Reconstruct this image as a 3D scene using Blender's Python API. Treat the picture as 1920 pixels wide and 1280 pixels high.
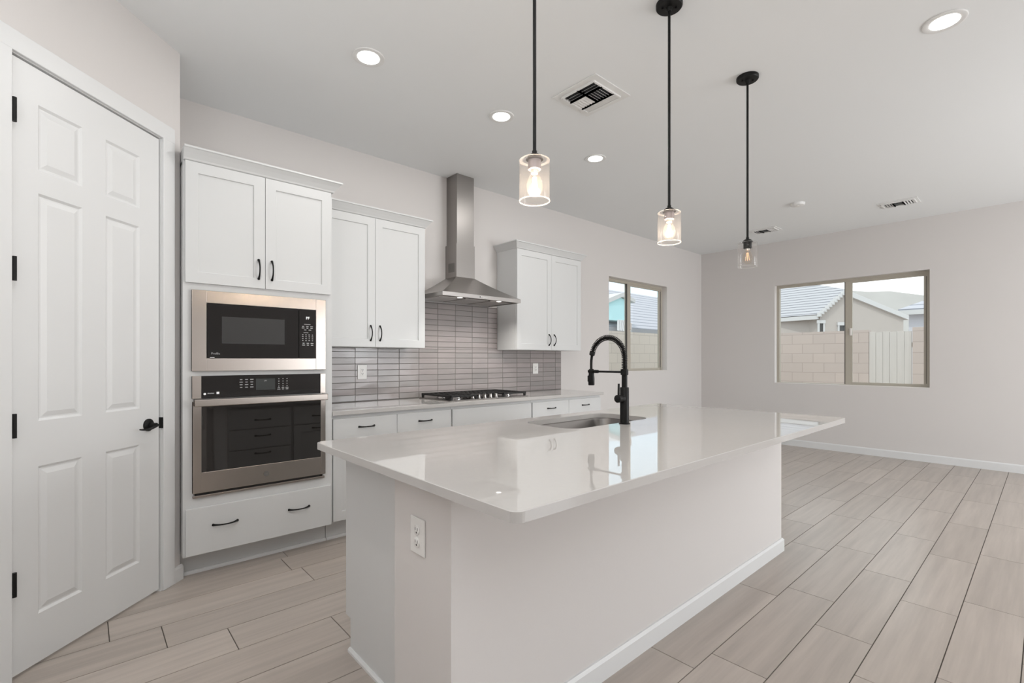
import bpy, bmesh, math, random
from mathutils import Vector, Matrix
random.seed(7)
for o in list(bpy.data.objects):
    bpy.data.objects.remove(o, do_unlink=True)
SC = bpy.context.scene
COL = SC.collection
R2 = math.sqrt(0.5)

# ------------------------------------------------------------------ camera
CAM = (0.0, -3.9175, 1.272)
YAW = math.radians(41.82)
cam = bpy.data.cameras.new('camera')
cam.sensor_width = 36.0
cam.lens = 900.1 * 36.0 / 1920.0
cam.shift_y = 33.6 / 1920.0
cam.clip_start = 0.02
cam.clip_end = 600
cam_o = bpy.data.objects.new('camera', cam)
cam_o.location = CAM
cam_o.rotation_euler = (math.pi / 2, 0, -YAW)
COL.objects.link(cam_o)
SC.camera = cam_o

# ------------------------------------------------------------------ exposure
vs = SC.view_settings
vs.view_transform = 'Standard'
vs.look = 'None'
vs.gamma = 1.0
vs.use_curve_mapping = False
vs.exposure = 0.04

# ------------------------------------------------------------------ sky
world = bpy.data.worlds.new('sky')
SC.world = world
world.use_nodes = True
nt = world.node_tree
nt.nodes.clear()
w_out = nt.nodes.new('ShaderNodeOutputWorld')
w_bg = nt.nodes.new('ShaderNodeBackground')
w_tc = nt.nodes.new('ShaderNodeTexCoord')
w_no = nt.nodes.new('ShaderNodeTexNoise')
w_no.inputs['Scale'].default_value = 3.5
w_no.inputs['Detail'].default_value = 6
w_rp = nt.nodes.new('ShaderNodeValToRGB')
w_rp.color_ramp.elements[0].position = 0.40
w_rp.color_ramp.elements[0].color = (0.74, 0.88, 1.0, 1)
w_rp.color_ramp.elements[1].position = 0.56
w_rp.color_ramp.elements[1].color = (1.0, 1.0, 1.0, 1)
nt.links.new(w_tc.outputs['Generated'], w_no.inputs['Vector'])
nt.links.new(w_no.outputs['Fac'], w_rp.inputs['Fac'])
nt.links.new(w_rp.outputs['Color'], w_bg.inputs['Color'])
nt.links.new(w_bg.outputs['Background'], w_out.inputs['Surface'])
w_bg.inputs['Strength'].default_value = 1.5

def light(name, kind, loc, energy, color=(1, 1, 1), rot=(0, 0, 0), **kw):
    d = bpy.data.lights.new(name, kind)
    d.energy = energy
    d.color = color
    for k, v in kw.items():
        setattr(d, k, v)
    o = bpy.data.objects.new(name, d)
    o.location = loc
    o.rotation_euler = rot
    COL.objects.link(o)
    return o

sun = light('sun', 'SUN', (0, 0, 20), 1.2, (1, 0.97, 0.93), angle=math.radians(3))
sun.rotation_euler = Vector((0.55, 0.15, -0.82)).to_track_quat('-Z', 'Y').to_euler()
# daylight through the two patio door openings of the living area (right of and behind the camera)
light('daylight_far_patio_door', 'AREA', (7.76, -6.1, 1.22), 6, (0.93, 0.97, 1.0),
      rot=(0, math.radians(90), 0), shape='RECTANGLE', size=2.3, size_y=2.6)
light('daylight_rear_patio_door', 'AREA', (5.75, -8.45, 1.22), 145, (0.96, 0.98, 1.0),
      rot=(math.radians(90), 0, 0), shape='RECTANGLE', size=2.9, size_y=2.3)

# the photographer's flash, bounced off the ceiling beside the camera
light('bounce_flash', 'AREA', (-0.2, -4.9, 2.2), 40, (0.94, 0.97, 1.0), rot=(math.pi, 0, 0), shape='RECTANGLE', size=1.0, size_y=1.0)
far_fill = light('bounce_flash_far', 'AREA', (4.5, -6.2, 1.5), 24, (0.95, 0.975, 1.0), shape='RECTANGLE', size=1.0, size_y=1.0)  # fill lamp added out of view to brighten the far corner
left_fill = light('bounce_flash_left', 'AREA', (-0.7, -2.9, 2.0), 10, (0.95, 0.98, 1.0), shape='RECTANGLE', size=0.8, size_y=0.8)  # another added fill lamp, lifting the left side
left_fill.rotation_euler = Vector((0.3, 0.3, 0.9)).to_track_quat('-Z', 'Y').to_euler()
far_fill.rotation_euler = Vector((0.35, 0.75, 0.62)).to_track_quat('-Z', 'Y').to_euler()

# ------------------------------------------------------------------ materials
def mat(name, color, rough=0.5, metal=0.0, spec=0.5, emit=None, estr=0.0, noise=None, bump=None,
        aniso=0.0, tangent=None, coat=0.0):
    m = bpy.data.materials.new(name)
    m.use_nodes = True
    t = m.node_tree
    b = t.nodes['Principled BSDF']
    b.inputs['Base Color'].default_value = (*color, 1)
    b.inputs['Roughness'].default_value = rough
    b.inputs['Metallic'].default_value = metal
    b.inputs['Specular IOR Level'].default_value = spec
    b.inputs['Coat Weight'].default_value = coat
    if emit:
        b.inputs['Emission Color'].default_value = (*emit, 1)
        b.inputs['Emission Strength'].default_value = estr
    if aniso:
        b.inputs['Anisotropic'].default_value = aniso
        v = t.nodes.new('ShaderNodeCombineXYZ')
        for i in range(3):
            v.inputs[i].default_value = tangent[i]
        t.links.new(v.outputs[0], b.inputs['Tangent'])
    if noise:                       # (scale xyz, amount): small tone variation of the surface
        sc, amt = noise
        tc = t.nodes.new('ShaderNodeTexCoord')
        mp = t.nodes.new('ShaderNodeMapping')
        mp.inputs['Scale'].default_value = sc
        nz = t.nodes.new('ShaderNodeTexNoise')
        nz.inputs['Scale'].default_value = 1.0
        nz.inputs['Detail'].default_value = 4
        mx = t.nodes.new('ShaderNodeMix')
        mx.data_type = 'RGBA'
        mx.inputs['A'].default_value = (*[c * (1 - amt) for c in color], 1)
        mx.inputs['B'].default_value = (*[min(1, c * (1 + amt)) for c in color], 1)
        t.links.new(tc.outputs['Object'], mp.inputs['Vector'])
        t.links.new(mp.outputs['Vector'], nz.inputs['Vector'])
        t.links.new(nz.outputs['Fac'], mx.inputs['Factor'])
        t.links.new(mx.outputs['Result'], b.inputs['Base Color'])
    if bump:                        # (scale, strength, distance)
        tc = t.nodes.new('ShaderNodeTexCoord')
        mp = t.nodes.new('ShaderNodeMapping')
        mp.inputs['Scale'].default_value = bump[0] if isinstance(bump[0], tuple) else (bump[0],) * 3
        nz = t.nodes.new('ShaderNodeTexNoise')
        nz.inputs['Scale'].default_value = 1.0
        nz.inputs['Detail'].default_value = 3
        bp = t.nodes.new('ShaderNodeBump')
        bp.inputs['Strength'].default_value = bump[1]
        bp.inputs['Distance'].default_value = bump[2]
        t.links.new(tc.outputs['Object'], mp.inputs['Vector'])
        t.links.new(mp.outputs['Vector'], nz.inputs['Vector'])
        t.links.new(nz.outputs['Fac'], bp.inputs['Height'])
        t.links.new(bp.outputs['Normal'], b.inputs['Normal'])
    return m

def island_mat(name, c1, c2, rough, spec, streak, samt, coat=0.0, wav=None):
    """Per-tile tone (random per island) with faint streaks along one axis."""
    m = bpy.data.materials.new(name)
    m.use_nodes = True
    t = m.node_tree
    b = t.nodes['Principled BSDF']
    b.inputs['Roughness'].default_value = rough
    b.inputs['Specular IOR Level'].default_value = spec
    b.inputs['Coat Weight'].default_value = coat
    g = t.nodes.new('ShaderNodeNewGeometry')
    mx = t.nodes.new('ShaderNodeMix'); mx.data_type = 'RGBA'
    mx.inputs['A'].default_value = (*c1, 1); mx.inputs['B'].default_value = (*c2, 1)
    t.links.new(g.outputs['Random Per Island'], mx.inputs['Factor'])
    tc = t.nodes.new('ShaderNodeTexCoord')
    mp = t.nodes.new('ShaderNodeMapping'); mp.inputs['Scale'].default_value = streak
    of = t.nodes.new('ShaderNodeVectorMath'); of.operation = 'SCALE'
    of.inputs[0].default_value = (37.0, 19.0, 11.0)
    t.links.new(g.outputs['Random Per Island'], of.inputs['Scale'])
    ad = t.nodes.new('ShaderNodeVectorMath'); ad.operation = 'ADD'
    t.links.new(tc.outputs['Object'], ad.inputs[0]); t.links.new(of.outputs[0], ad.inputs[1])
    t.links.new(ad.outputs[0], mp.inputs['Vector'])
    nz = t.nodes.new('ShaderNodeTexNoise'); nz.inputs['Scale'].default_value = 1.0
    nz.inputs['Detail'].default_value = 5; nz.inputs['Roughness'].default_value = 0.6
    t.links.new(mp.outputs['Vector'], nz.inputs['Vector'])
    mr = t.nodes.new('ShaderNodeMapRange')
    mr.inputs['From Min'].default_value = 0.3; mr.inputs['From Max'].default_value = 0.7
    mr.inputs['To Min'].default_value = 1 - samt; mr.inputs['To Max'].default_value = 1 + samt
    t.links.new(nz.outputs['Fac'], mr.inputs['Value'])
    ml = t.nodes.new('ShaderNodeVectorMath'); ml.operation = 'SCALE'
    t.links.new(mx.outputs['Result'], ml.inputs[0]); t.links.new(mr.outputs['Result'], ml.inputs['Scale'])
    t.links.new(ml.outputs[0], b.inputs['Base Color'])
    if wav:
        bp = t.nodes.new('ShaderNodeBump'); bp.inputs['Strength'].default_value = wav[1]
        bp.inputs['Distance'].default_value = wav[2]
        n2 = t.nodes.new('ShaderNodeTexNoise'); n2.inputs['Scale'].default_value = wav[0]
        n2.inputs['Detail'].default_value = 1
        t.links.new(ad.outputs[0], n2.inputs['Vector'])
        t.links.new(n2.outputs['Fac'], bp.inputs['Height'])
        t.links.new(bp.outputs['Normal'], b.inputs['Normal'])
    return m

def band_mat(name, axis, pitch, line, c_main, c_line, rough=0.8):
    """Thin dark course lines at a fixed pitch along one axis (roof tiles)."""
    m = bpy.data.materials.new(name)
    m.use_nodes = True
    t = m.node_tree
    b = t.nodes['Principled BSDF']; b.inputs['Roughness'].default_value = rough
    tc = t.nodes.new('ShaderNodeTexCoord')
    sp = t.nodes.new('ShaderNodeSeparateXYZ'); t.links.new(tc.outputs['Object'], sp.inputs[0])
    dv = t.nodes.new('ShaderNodeMath'); dv.operation = 'DIVIDE'; dv.inputs[1].default_value = pitch
    t.links.new(sp.outputs[axis], dv.inputs[0])
    fr = t.nodes.new('ShaderNodeMath'); fr.operation = 'FRACT'; t.links.new(dv.outputs[0], fr.inputs[0])
    lt = t.nodes.new('ShaderNodeMath'); lt.operation = 'LESS_THAN'; lt.inputs[1].default_value = line
    t.links.new(fr.outputs[0], lt.inputs[0])
    mx = t.nodes.new('ShaderNodeMix'); mx.data_type = 'RGBA'
    mx.inputs['A'].default_value = (*c_main, 1); mx.inputs['B'].default_value = (*c_line, 1)
    t.links.new(lt.outputs[0], mx.inputs['Factor'])
    t.links.new(mx.outputs['Result'], b.inputs['Base Color'])
    return m

def block_mat(name, axis, c1, c2, mortar):
    m = bpy.data.materials.new(name)
    m.use_nodes = True
    t = m.node_tree
    b = t.nodes['Principled BSDF']; b.inputs['Roughness'].default_value = 0.9
    tc = t.nodes.new('ShaderNodeTexCoord')
    sp = t.nodes.new('ShaderNodeSeparateXYZ'); t.links.new(tc.outputs['Object'], sp.inputs[0])
    cb = t.nodes.new('ShaderNodeCombineXYZ')
    t.links.new(sp.outputs[axis], cb.inputs[0]); t.links.new(sp.outputs[2], cb.inputs[1])
    br = t.nodes.new('ShaderNodeTexBrick')
    br.inputs['Scale'].default_value = 1.0
    br.inputs['Brick Width'].default_value = 0.40; br.inputs['Row Height'].default_value = 0.20
    br.inputs['Mortar Size'].default_value = 0.006
    br.inputs['Color1'].default_value = (*c1, 1); br.inputs['Color2'].default_value = (*c2, 1)
    br.inputs['Mortar'].default_value = (*mortar, 1)
    t.links.new(cb.outputs[0], br.inputs['Vector'])
    t.links.new(br.outputs['Color'], b.inputs['Base Color'])
    return m

def glass_mat(name, tint, ior, haze=0.0):
    """Thin clear glass: mostly transmission, with a fresnel reflection and an optional faint film."""
    m = bpy.data.materials.new(name)
    m.use_nodes = True
    t = m.node_tree
    t.nodes.clear()
    out = t.nodes.new('ShaderNodeOutputMaterial')
    tr = t.nodes.new('ShaderNodeBsdfTransparent'); tr.inputs['Color'].default_value = (*tint, 1)
    gl = t.nodes.new('ShaderNodeBsdfGlossy'); gl.inputs['Roughness'].default_value = 0.02
    fr = t.nodes.new('ShaderNodeFresnel'); fr.inputs['IOR'].default_value = ior
    mx = t.nodes.new('ShaderNodeMixShader')
    ge = t.nodes.new('ShaderNodeNewGeometry')
    om = t.nodes.new('ShaderNodeMath'); om.operation = 'SUBTRACT'; om.inputs[0].default_value = 1.0
    t.links.new(ge.outputs['Backfacing'], om.inputs[1])
    fm = t.nodes.new('ShaderNodeMath'); fm.operation = 'MULTIPLY'
    t.links.new(fr.outputs[0], fm.inputs[0]); t.links.new(om.outputs[0], fm.inputs[1])
    t.links.new(fm.outputs[0], mx.inputs[0]); t.links.new(tr.outputs[0], mx.inputs[1]); t.links.new(gl.outputs[0], mx.inputs[2])
    last = mx
    if haze:
        df = t.nodes.new('ShaderNodeBsdfDiffuse'); df.inputs['Color'].default_value = (0.95, 0.93, 0.92, 1)
        tl = t.nodes.new('ShaderNodeBsdfTranslucent'); tl.inputs['Color'].default_value = (0.95, 0.93, 0.92, 1)
        a2 = t.nodes.new('ShaderNodeMixShader'); a2.inputs[0].default_value = 0.5
        t.links.new(df.outputs[0], a2.inputs[1]); t.links.new(tl.outputs[0], a2.inputs[2])
        m2 = t.nodes.new('ShaderNodeMixShader'); m2.inputs[0].default_value = haze
        t.links.new(mx.outputs[0], m2.inputs[1]); t.links.new(a2.outputs[0], m2.inputs[2])
        last = m2
    t.links.new(last.outputs[0], out.inputs['Surface'])
    return m

M = {}
M['wall'] = mat('painted_wall', (0.705, 0.678, 0.662), 0.75, spec=0.25, bump=(60, 0.12, 0.002))
M['ceiling'] = mat('ceiling_paint', (0.85, 0.865, 0.87), 0.85, spec=0.2)
M['trim'] = mat('trim_paint', (0.76, 0.765, 0.765), 0.38, spec=0.45)
M['door'] = mat('door_paint', (0.76, 0.765, 0.765), 0.36, spec=0.45)
M['cab'] = mat('cabinet_paint', (0.675, 0.682, 0.680), 0.38, spec=0.45)
M['cabframe'] = mat('cabinet_frame_paint', (0.685, 0.69, 0.688), 0.42, spec=0.4)
M['quartz'] = mat('quartz_top', (0.545, 0.528, 0.512), 0.02, spec=0.8, noise=((55, 55, 55), 0.02))
M['grout'] = mat('tile_grout', (0.20, 0.185, 0.175), 0.85)
M['fgrout'] = mat('floor_grout', (0.105, 0.090, 0.077), 0.85)
M['tile'] = island_mat('glazed_wall_tile', (0.31, 0.29, 0.283), (0.385, 0.344, 0.339), 0.12, 0.3, (5, 5, 30), 0.05, wav=(9, 0.25, 0.004))
M['floor'] = island_mat('floor_plank_tile', (0.42, 0.367, 0.325), (0.475, 0.417, 0.372), 0.30, 0.45, (1.3, 22, 1), 0.13)
M['steel'] = mat('brushed_steel', (0.45, 0.405, 0.372), 0.25, metal=1.0, aniso=0.75, tangent=(1, 0, 0))
M['steel2'] = mat('brushed_steel_hood', (0.40, 0.38, 0.365), 0.30, metal=1.0)
M['steel3'] = mat('brushed_steel_chimney', (0.33, 0.312, 0.298), 0.36, metal=1.0)
M['steeldark'] = mat('dull_steel', (0.42, 0.41, 0.40), 0.4, metal=1.0)
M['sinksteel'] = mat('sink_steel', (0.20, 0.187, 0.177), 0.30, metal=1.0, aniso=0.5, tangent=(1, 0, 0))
M['cooksteel'] = mat('cooktop_steel', (0.36, 0.345, 0.33), 0.18, metal=1.0)
M['chrome'] = mat('chrome', (0.80, 0.79, 0.78), 0.12, metal=1.0)
M['black'] = mat('matte_black_metal', (0.008, 0.008, 0.008), 0.42, spec=0.22)
M['bronze'] = mat('dark_bronze', (0.022, 0.018, 0.016), 0.36, metal=0.6)
M['blackglass'] = mat('black_glass', (0.012, 0.011, 0.011), 0.05, spec=0.5)
M['ovenglass'] = mat('oven_door_glass', (0.013, 0.011, 0.010), 0.03, spec=0.95)
M['mwwindow'] = mat('microwave_window_mesh', (0.055, 0.055, 0.055), 0.12, spec=0.4)
M['display'] = mat('display_glass', (0.05, 0.055, 0.055), 0.1)
M['print'] = mat('panel_print', (0.45, 0.45, 0.45), 0.5)
M['printw'] = mat('panel_print_bright', (0.75, 0.75, 0.75), 0.5, emit=(1, 1, 1), estr=0.25)
M['emblem'] = mat('emblem_grey', (0.30, 0.29, 0.28), 0.35, metal=0.8)
M['iron'] = mat('cast_iron', (0.018, 0.018, 0.018), 0.55, spec=0.4, bump=(300, 0.2, 0.001))
M['plastic'] = mat('white_plastic', (0.83, 0.82, 0.80), 0.3, spec=0.5)
M['slot'] = mat('outlet_slot', (0.03, 0.03, 0.03), 0.6)
M['vent'] = mat('vent_enamel', (0.80, 0.80, 0.79), 0.45)
M['duct'] = mat('dark_duct', (0.035, 0.038, 0.042), 0.9)
M['lens'] = mat('lamp_lens', (0.9, 0.9, 0.88), 0.4, emit=(1.0, 0.985, 0.95), estr=7.0)
M['hoodlens'] = mat('hood_lamp_lens', (0.9, 0.9, 0.88), 0.4, emit=(1.0, 0.96, 0.9), estr=4.0)
M['filament'] = mat('glowing_filament', (1, 0.9, 0.75), 0.4, emit=(1.0, 0.80, 0.56), estr=60.0)
M['filamentdim'] = mat('dim_filament', (0.9, 0.6, 0.35), 0.4, emit=(1.0, 0.62, 0.34), estr=1.2)
M['shade'] = glass_mat('shade_glass', (0.985, 0.975, 0.97), 1.35, haze=0.012)  # slight haze imitates the bulb's glow in the glass
M['rim'] = glass_mat('shade_rim_glass', (0.98, 0.97, 0.96), 1.45, haze=0.22)  # white haze paints in the bright glass edge
M['rimclear'] = glass_mat('clear_rim_glass', (0.98, 0.98, 0.97), 1.45, haze=0.15)  # weaker haze for the same painted edge highlight
M['shadeclear'] = glass_mat('shade_glass_clear', (0.99, 0.985, 0.98), 1.35, haze=0.008)
M['bulb'] = glass_mat('bulb_glass', (0.99, 0.96, 0.92), 1.2, haze=0.01)
M['pane'] = glass_mat('window_glass', (0.97, 0.99, 0.985), 1.33)
M['socket'] = mat('lamp_socket_metal', (0.30, 0.27, 0.28), 0.4, metal=0.6)
M['winframe'] = mat('almond_vinyl', (0.47, 0.435, 0.37), 0.5)
M['gasket'] = mat('window_gasket', (0.06, 0.055, 0.05), 0.7)
M['sill'] = mat('sill_paint', (0.80, 0.77, 0.74), 0.5)
M['ground'] = mat('gravel_yard', (0.50, 0.45, 0.40), 0.95, noise=((30, 30, 30), 0.2))
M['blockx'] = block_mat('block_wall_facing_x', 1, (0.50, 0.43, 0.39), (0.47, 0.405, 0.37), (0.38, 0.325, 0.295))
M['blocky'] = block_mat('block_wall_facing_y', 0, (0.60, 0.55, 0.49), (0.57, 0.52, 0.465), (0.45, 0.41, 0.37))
M['stucco'] = mat('stucco', (0.47, 0.43, 0.40), 0.9, noise=((6, 6, 6), 0.04))
M['stucco2'] = mat('pale_stucco', (0.62, 0.62, 0.66), 0.9)
M['cyan'] = mat('pale_blue_gable', (0.50, 0.80, 0.84), 0.8)
M['fascia'] = mat('white_fascia', (0.60, 0.60, 0.60), 0.7)
M['fasciadark'] = mat('grey_fascia', (0.33, 0.34, 0.36), 0.7)
M['rooftile'] = band_mat('roof_tile_near', 2, 0.095, 0.24, (0.47, 0.47, 0.49), (0.20, 0.20, 0.22))
M['rooftile2'] = band_mat('roof_tile_far', 2, 0.19, 0.22, (0.46, 0.46, 0.50), (0.25, 0.26, 0.29))
M['hill'] = mat('bare_hill', (0.40, 0.385, 0.365), 0.95, noise=((0.15, 0.15, 0.3), 0.12))
M['gatewood'] = mat('bleached_gate_wood', (0.54, 0.51, 0.48), 0.85, noise=((1, 30, 1.5), 0.08))

# ------------------------------------------------------------------ mesh helpers
class MB:
    def __init__(self):
        self.v = []; self.f = []; self.mi = []; self.sm = []
    def add(self, verts, faces, mi=0, smooth=False):
        n = len(self.v)
        self.v += [tuple(p) for p in verts]
        for f in faces:
            self.f.append(tuple(i + n for i in f)); self.mi.append(mi); self.sm.append(smooth)
        return self
    def box(self, x0, x1, y0, y1, z0, z1, mi=0, b=0.0, fr=None):
        if b > 0:
            bm = bmesh.new()
            bmesh.ops.create_cube(bm, size=1.0)
            for q in bm.verts:
                q.co = Vector((x0 + (q.co.x + .5) * (x1 - x0), y0 + (q.co.y + .5) * (y1 - y0), z0 + (q.co.z + .5) * (z1 - z0)))
            bmesh.ops.bevel(bm, geom=bm.edges[:], offset=b, segments=2, affect='EDGES', profile=0.5)
            bm.verts.index_update()
            vv = [q.co.copy() for q in bm.verts]
            ff = [[q.index for q in f.verts] for f in bm.faces]
            bm.free()
        else:
            vv = [Vector(p) for p in ((x0, y0, z0), (x1, y0, z0), (x1, y1, z0), (x0, y1, z0), (x0, y0, z1), (x1, y0, z1), (x1, y1, z1), (x0, y1, z1))]
            ff = [(0, 3, 2, 1), (4, 5, 6, 7), (0, 1, 5, 4), (1, 2, 6, 5), (2, 3, 7, 6), (3, 0, 4, 7)]
        if fr:
            vv = [fr(p) for p in vv]
        return self.add(vv, ff, mi)
    def quad(self, a, b, c, d, mi=0):
        return self.add([a, b, c, d], [(0, 1, 2, 3)], mi)
    def prism(self, poly, off, mi=0, smooth=False):
        n = len(poly); off = Vector(off)
        vv = [Vector(p) for p in poly] + [Vector(p) + off for p in poly]
        ff = [tuple(range(n))[::-1], tuple(range(n, 2 * n))]
        self.add(vv, ff, mi)
        n0 = len(self.v) - 2 * n
        for i in range(n):
            j = (i + 1) % n
            self.f.append((n0 + i, n0 + j, n0 + n + j, n0 + n + i)); self.mi.append(mi); self.sm.append(smooth)
        return self
    def tube(self, path, r, n=10, mi=0, cap=True, flat=1.0):
        path = [Vector(p) for p in path]
        rs = r if isinstance(r, (list, tuple)) else [r] * len(path)
        vv = []; ff = []
        up = None
        for i, p in enumerate(path):
            d = (path[min(i + 1, len(path) - 1)] - path[max(i - 1, 0)]).normalized()
            if up is None:
                up = Vector((0, 0, 1)) if abs(d.z) < 0.9 else Vector((1, 0, 0))
            s = d.cross(up)
            if s.length < 1e-5:
                up = Vector((0, 1, 0)); s = d.cross(up)
            s.normalize(); up = s.cross(d).normalized()
            for k in range(n):
                a = 2 * math.pi * k / n
                vv.append(p + s * math.cos(a) * rs[i] + up * math.sin(a) * rs[i] * flat)
        for i in range(len(path) - 1):
            for k in range(n):
                k2 = (k + 1) % n
                ff.append((i * n + k, i * n + k2, (i + 1) * n + k2, (i + 1) * n + k))
        self.add(vv, ff, mi, True)
        if cap:
            m = len(self.v) - len(vv)
            self.f.append(tuple(m + k for k in range(n))[::-1]); self.mi.append(mi); self.sm.append(False)
            e = m + (len(path) - 1) * n
            self.f.append(tuple(e + k for k in range(n))); self.mi.append(mi); self.sm.append(False)
        return self
    def lathe(self, c, prof, n=32, axis=(0, 0, 1), mi=0, capa=False, capb=False):
        """prof: (radius, height along axis) pairs."""
        ax = Vector(axis).normalized()
        s = ax.orthogonal().normalized(); t = ax.cross(s)
        c = Vector(c); vv = []; ff = []
        for r, h in prof:
            for k in range(n):
                a = 2 * math.pi * k / n
                vv.append(c + ax * h + s * math.cos(a) * r + t * math.sin(a) * r)
        for i in range(len(prof) - 1):
            for k in range(n):
                k2 = (k + 1) % n
                ff.append((i * n + k, i * n + k2, (i + 1) * n + k2, (i + 1) * n + k))
        self.add(vv, ff, mi, True)
        m = len(self.v) - len(vv)
        if capa:
            self.f.append(tuple(m + k for k in range(n))[::-1]); self.mi.append(mi); self.sm.append(False)
        if capb:
            e = m + (len(prof) - 1) * n
            self.f.append(tuple(e + k for k in range(n))); self.mi.append(mi); self.sm.append(False)
        return self
    def cyl(self, c, r, h, n=32, axis=(0, 0, 1), mi=0):
        return self.lathe(c, [(r, 0), (r, h)], n, axis, mi, True, True)

def wloc(o):
    p = Vector((0, 0, 0))
    while o is not None:
        p += o.location; o = o.parent
    return p

def obj(name, mb, mats, parent=None, loc=None, fix=True):
    me = bpy.data.meshes.new(name)
    base = wloc(parent) if parent is not None else (Vector(loc) if loc else Vector((0, 0, 0)))
    me.from_pydata([tuple(Vector(p) - base) for p in mb.v], [], mb.f)
    mats = mats if isinstance(mats, (list, tuple)) else [mats]
    for m in mats:
        me.materials.append(M[m])
    me.polygons.foreach_set('material_index', mb.mi)
    me.polygons.foreach_set('use_smooth', mb.sm)
    if fix:
        bm = bmesh.new(); bm.from_mesh(me)
        bmesh.ops.recalc_face_normals(bm, faces=bm.faces[:])
        bm.to_mesh(me); bm.free()
    if any(mb.sm):
        me.set_sharp_from_angle(angle=math.radians(40))
    me.update()
    o = bpy.data.objects.new(name, me)
    COL.objects.link(o)
    if parent is not None:
        o.parent = parent
    elif loc:
        o.location = loc
    return o

def tag(o, label=None, cat=None, group=None, kind=None):
    if label: o['label'] = label
    if cat: o['category'] = cat
    if group: o['group'] = group
    if kind: o['kind'] = kind
    return o

def thing(name, label, cat, loc, group=None, kind=None):
    o = bpy.data.objects.new(name, None)
    o.empty_display_size = 0.1
    o.location = loc
    COL.objects.link(o)
    return tag(o, label, cat, group, kind)

def struct(name, mb, mats, label=None, cat=None):
    o = obj(name, mb, mats)
    return tag(o, label, cat, kind='structure')

def text(name, s, size, origin, right, up, m, parent, align='LEFT', bold=0.0):
    """Flat lettering as a mesh: origin, and unit vectors of its reading direction and its up."""
    cu = bpy.data.curves.new(name, 'FONT')
    cu.body = s; cu.size = size; cu.align_x = align; cu.offset = bold; cu.resolution_u = 2
    tmp = bpy.data.objects.new('tmp_text', cu)
    COL.objects.link(tmp)
    bpy.context.view_layer.update()
    me = bpy.data.meshes.new_from_object(tmp.evaluated_get(bpy.context.evaluated_depsgraph_get()))
    bpy.data.objects.remove(tmp, do_unlink=True)
    r, u = Vector(right), Vector(up)
    base = wloc(parent)
    for q in me.vertices:
        q.co = Vector(origin) + r * q.co.x + u * q.co.y - base
    me.materials.clear(); me.materials.append(M[m])
    me.name = name
    o = bpy.data.objects.new(name, me); COL.objects.link(o); o.parent = parent
    return o

def panel_slab(mb, X0, X1, Z0, Z1, d0, d1, rects, prof, fr, mi=0):
    """A slab whose front (d1) carries recessed/raised panels. rects: (x0,x1,z0,z1); prof: (inset, depth offset) steps.
    fr maps (x, d, z) to world."""
    xs = sorted({X0, X1, *[r[0] for r in rects], *[r[1] for r in rects]})
    zs = sorted({Z0, Z1, *[r[2] for r in rects], *[r[3] for r in rects]})
    P = lambda x, d, z: fr(Vector((x, d, z)))
    for i in range(len(xs) - 1):
        for j in range(len(zs) - 1):
            a, b, c, d = xs[i], xs[i + 1], zs[j], zs[j + 1]
            if any(r[0] - 1e-6 <= a and b <= r[1] + 1e-6 and r[2] - 1e-6 <= c and d <= r[3] + 1e-6 for r in rects):
                continue
            mb.quad(P(a, d1, c), P(b, d1, c), P(b, d1, d), P(a, d1, d), mi)
    for (a, b, c, d) in rects:
        loops = [[P(a, d1, c), P(b, d1, c), P(b, d1, d), P(a, d1, d)]]
        for ins, off in prof:
            loops.append([P(a + ins, d1 + off, c + ins), P(b - ins, d1 + off, c + ins), P(b - ins, d1 + off, d - ins), P(a + ins, d1 + off, d - ins)])
        for l0, l1 in zip(loops, loops[1:]):
            for k in range(4):
                k2 = (k + 1) % 4
                mb.quad(l0[k], l0[k2], l1[k2], l1[k], mi)
        mb.quad(*loops[-1], mi)
    # sides and back
    mb.quad(P(X0, d0, Z0), P(X0, d0, Z1), P(X1, d0, Z1), P(X1, d0, Z0), mi)
    mb.quad(P(X0, d0, Z0), P(X1, d0, Z0), P(X1, d1, Z0), P(X0, d1, Z0), mi)
    mb.quad(P(X0, d0, Z1), P(X0, d1, Z1), P(X1, d1, Z1), P(X1, d0, Z1), mi)
    mb.quad(P(X0, d0, Z0), P(X0, d1, Z0), P(X0, d1, Z1), P(X0, d0, Z1), mi)
    mb.quad(P(X1, d0, Z0), P(X1, d0, Z1), P(X1, d1, Z1), P(X1, d1, Z0), mi)
    return mb

def weld(o):
    bm = bmesh.new(); bm.from_mesh(o.data)
    bmesh.ops.remove_doubles(bm, verts=bm.verts[:], dist=1e-5)
    bmesh.ops.recalc_face_normals(bm, faces=bm.faces[:])
    bm.to_mesh(o.data); bm.free()
    return o

def front(y, sign=-1):
    """Frame for cabinet fronts: depth grows out of the face (towards -y by default)."""
    return lambda p: Vector((p.x, y + sign * p.y, p.z))

def rr_loop(x0, x1, y0, y1, r, z, n=6):
    pts = []
    for cx, cy, a0 in ((x1 - r, y1 - r, 0), (x0 + r, y1 - r, 90), (x0 + r, y0 + r, 180), (x1 - r, y0 + r, 270)):
        for k in range(n + 1):
            a = math.radians(a0 + 90 * k / n)
            pts.append(Vector((cx + r * math.cos(a), cy + r * math.sin(a), z)))
    return pts

# ------------------------------------------------------------------ room shell
H = 3.04
XF = 7.806
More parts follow.
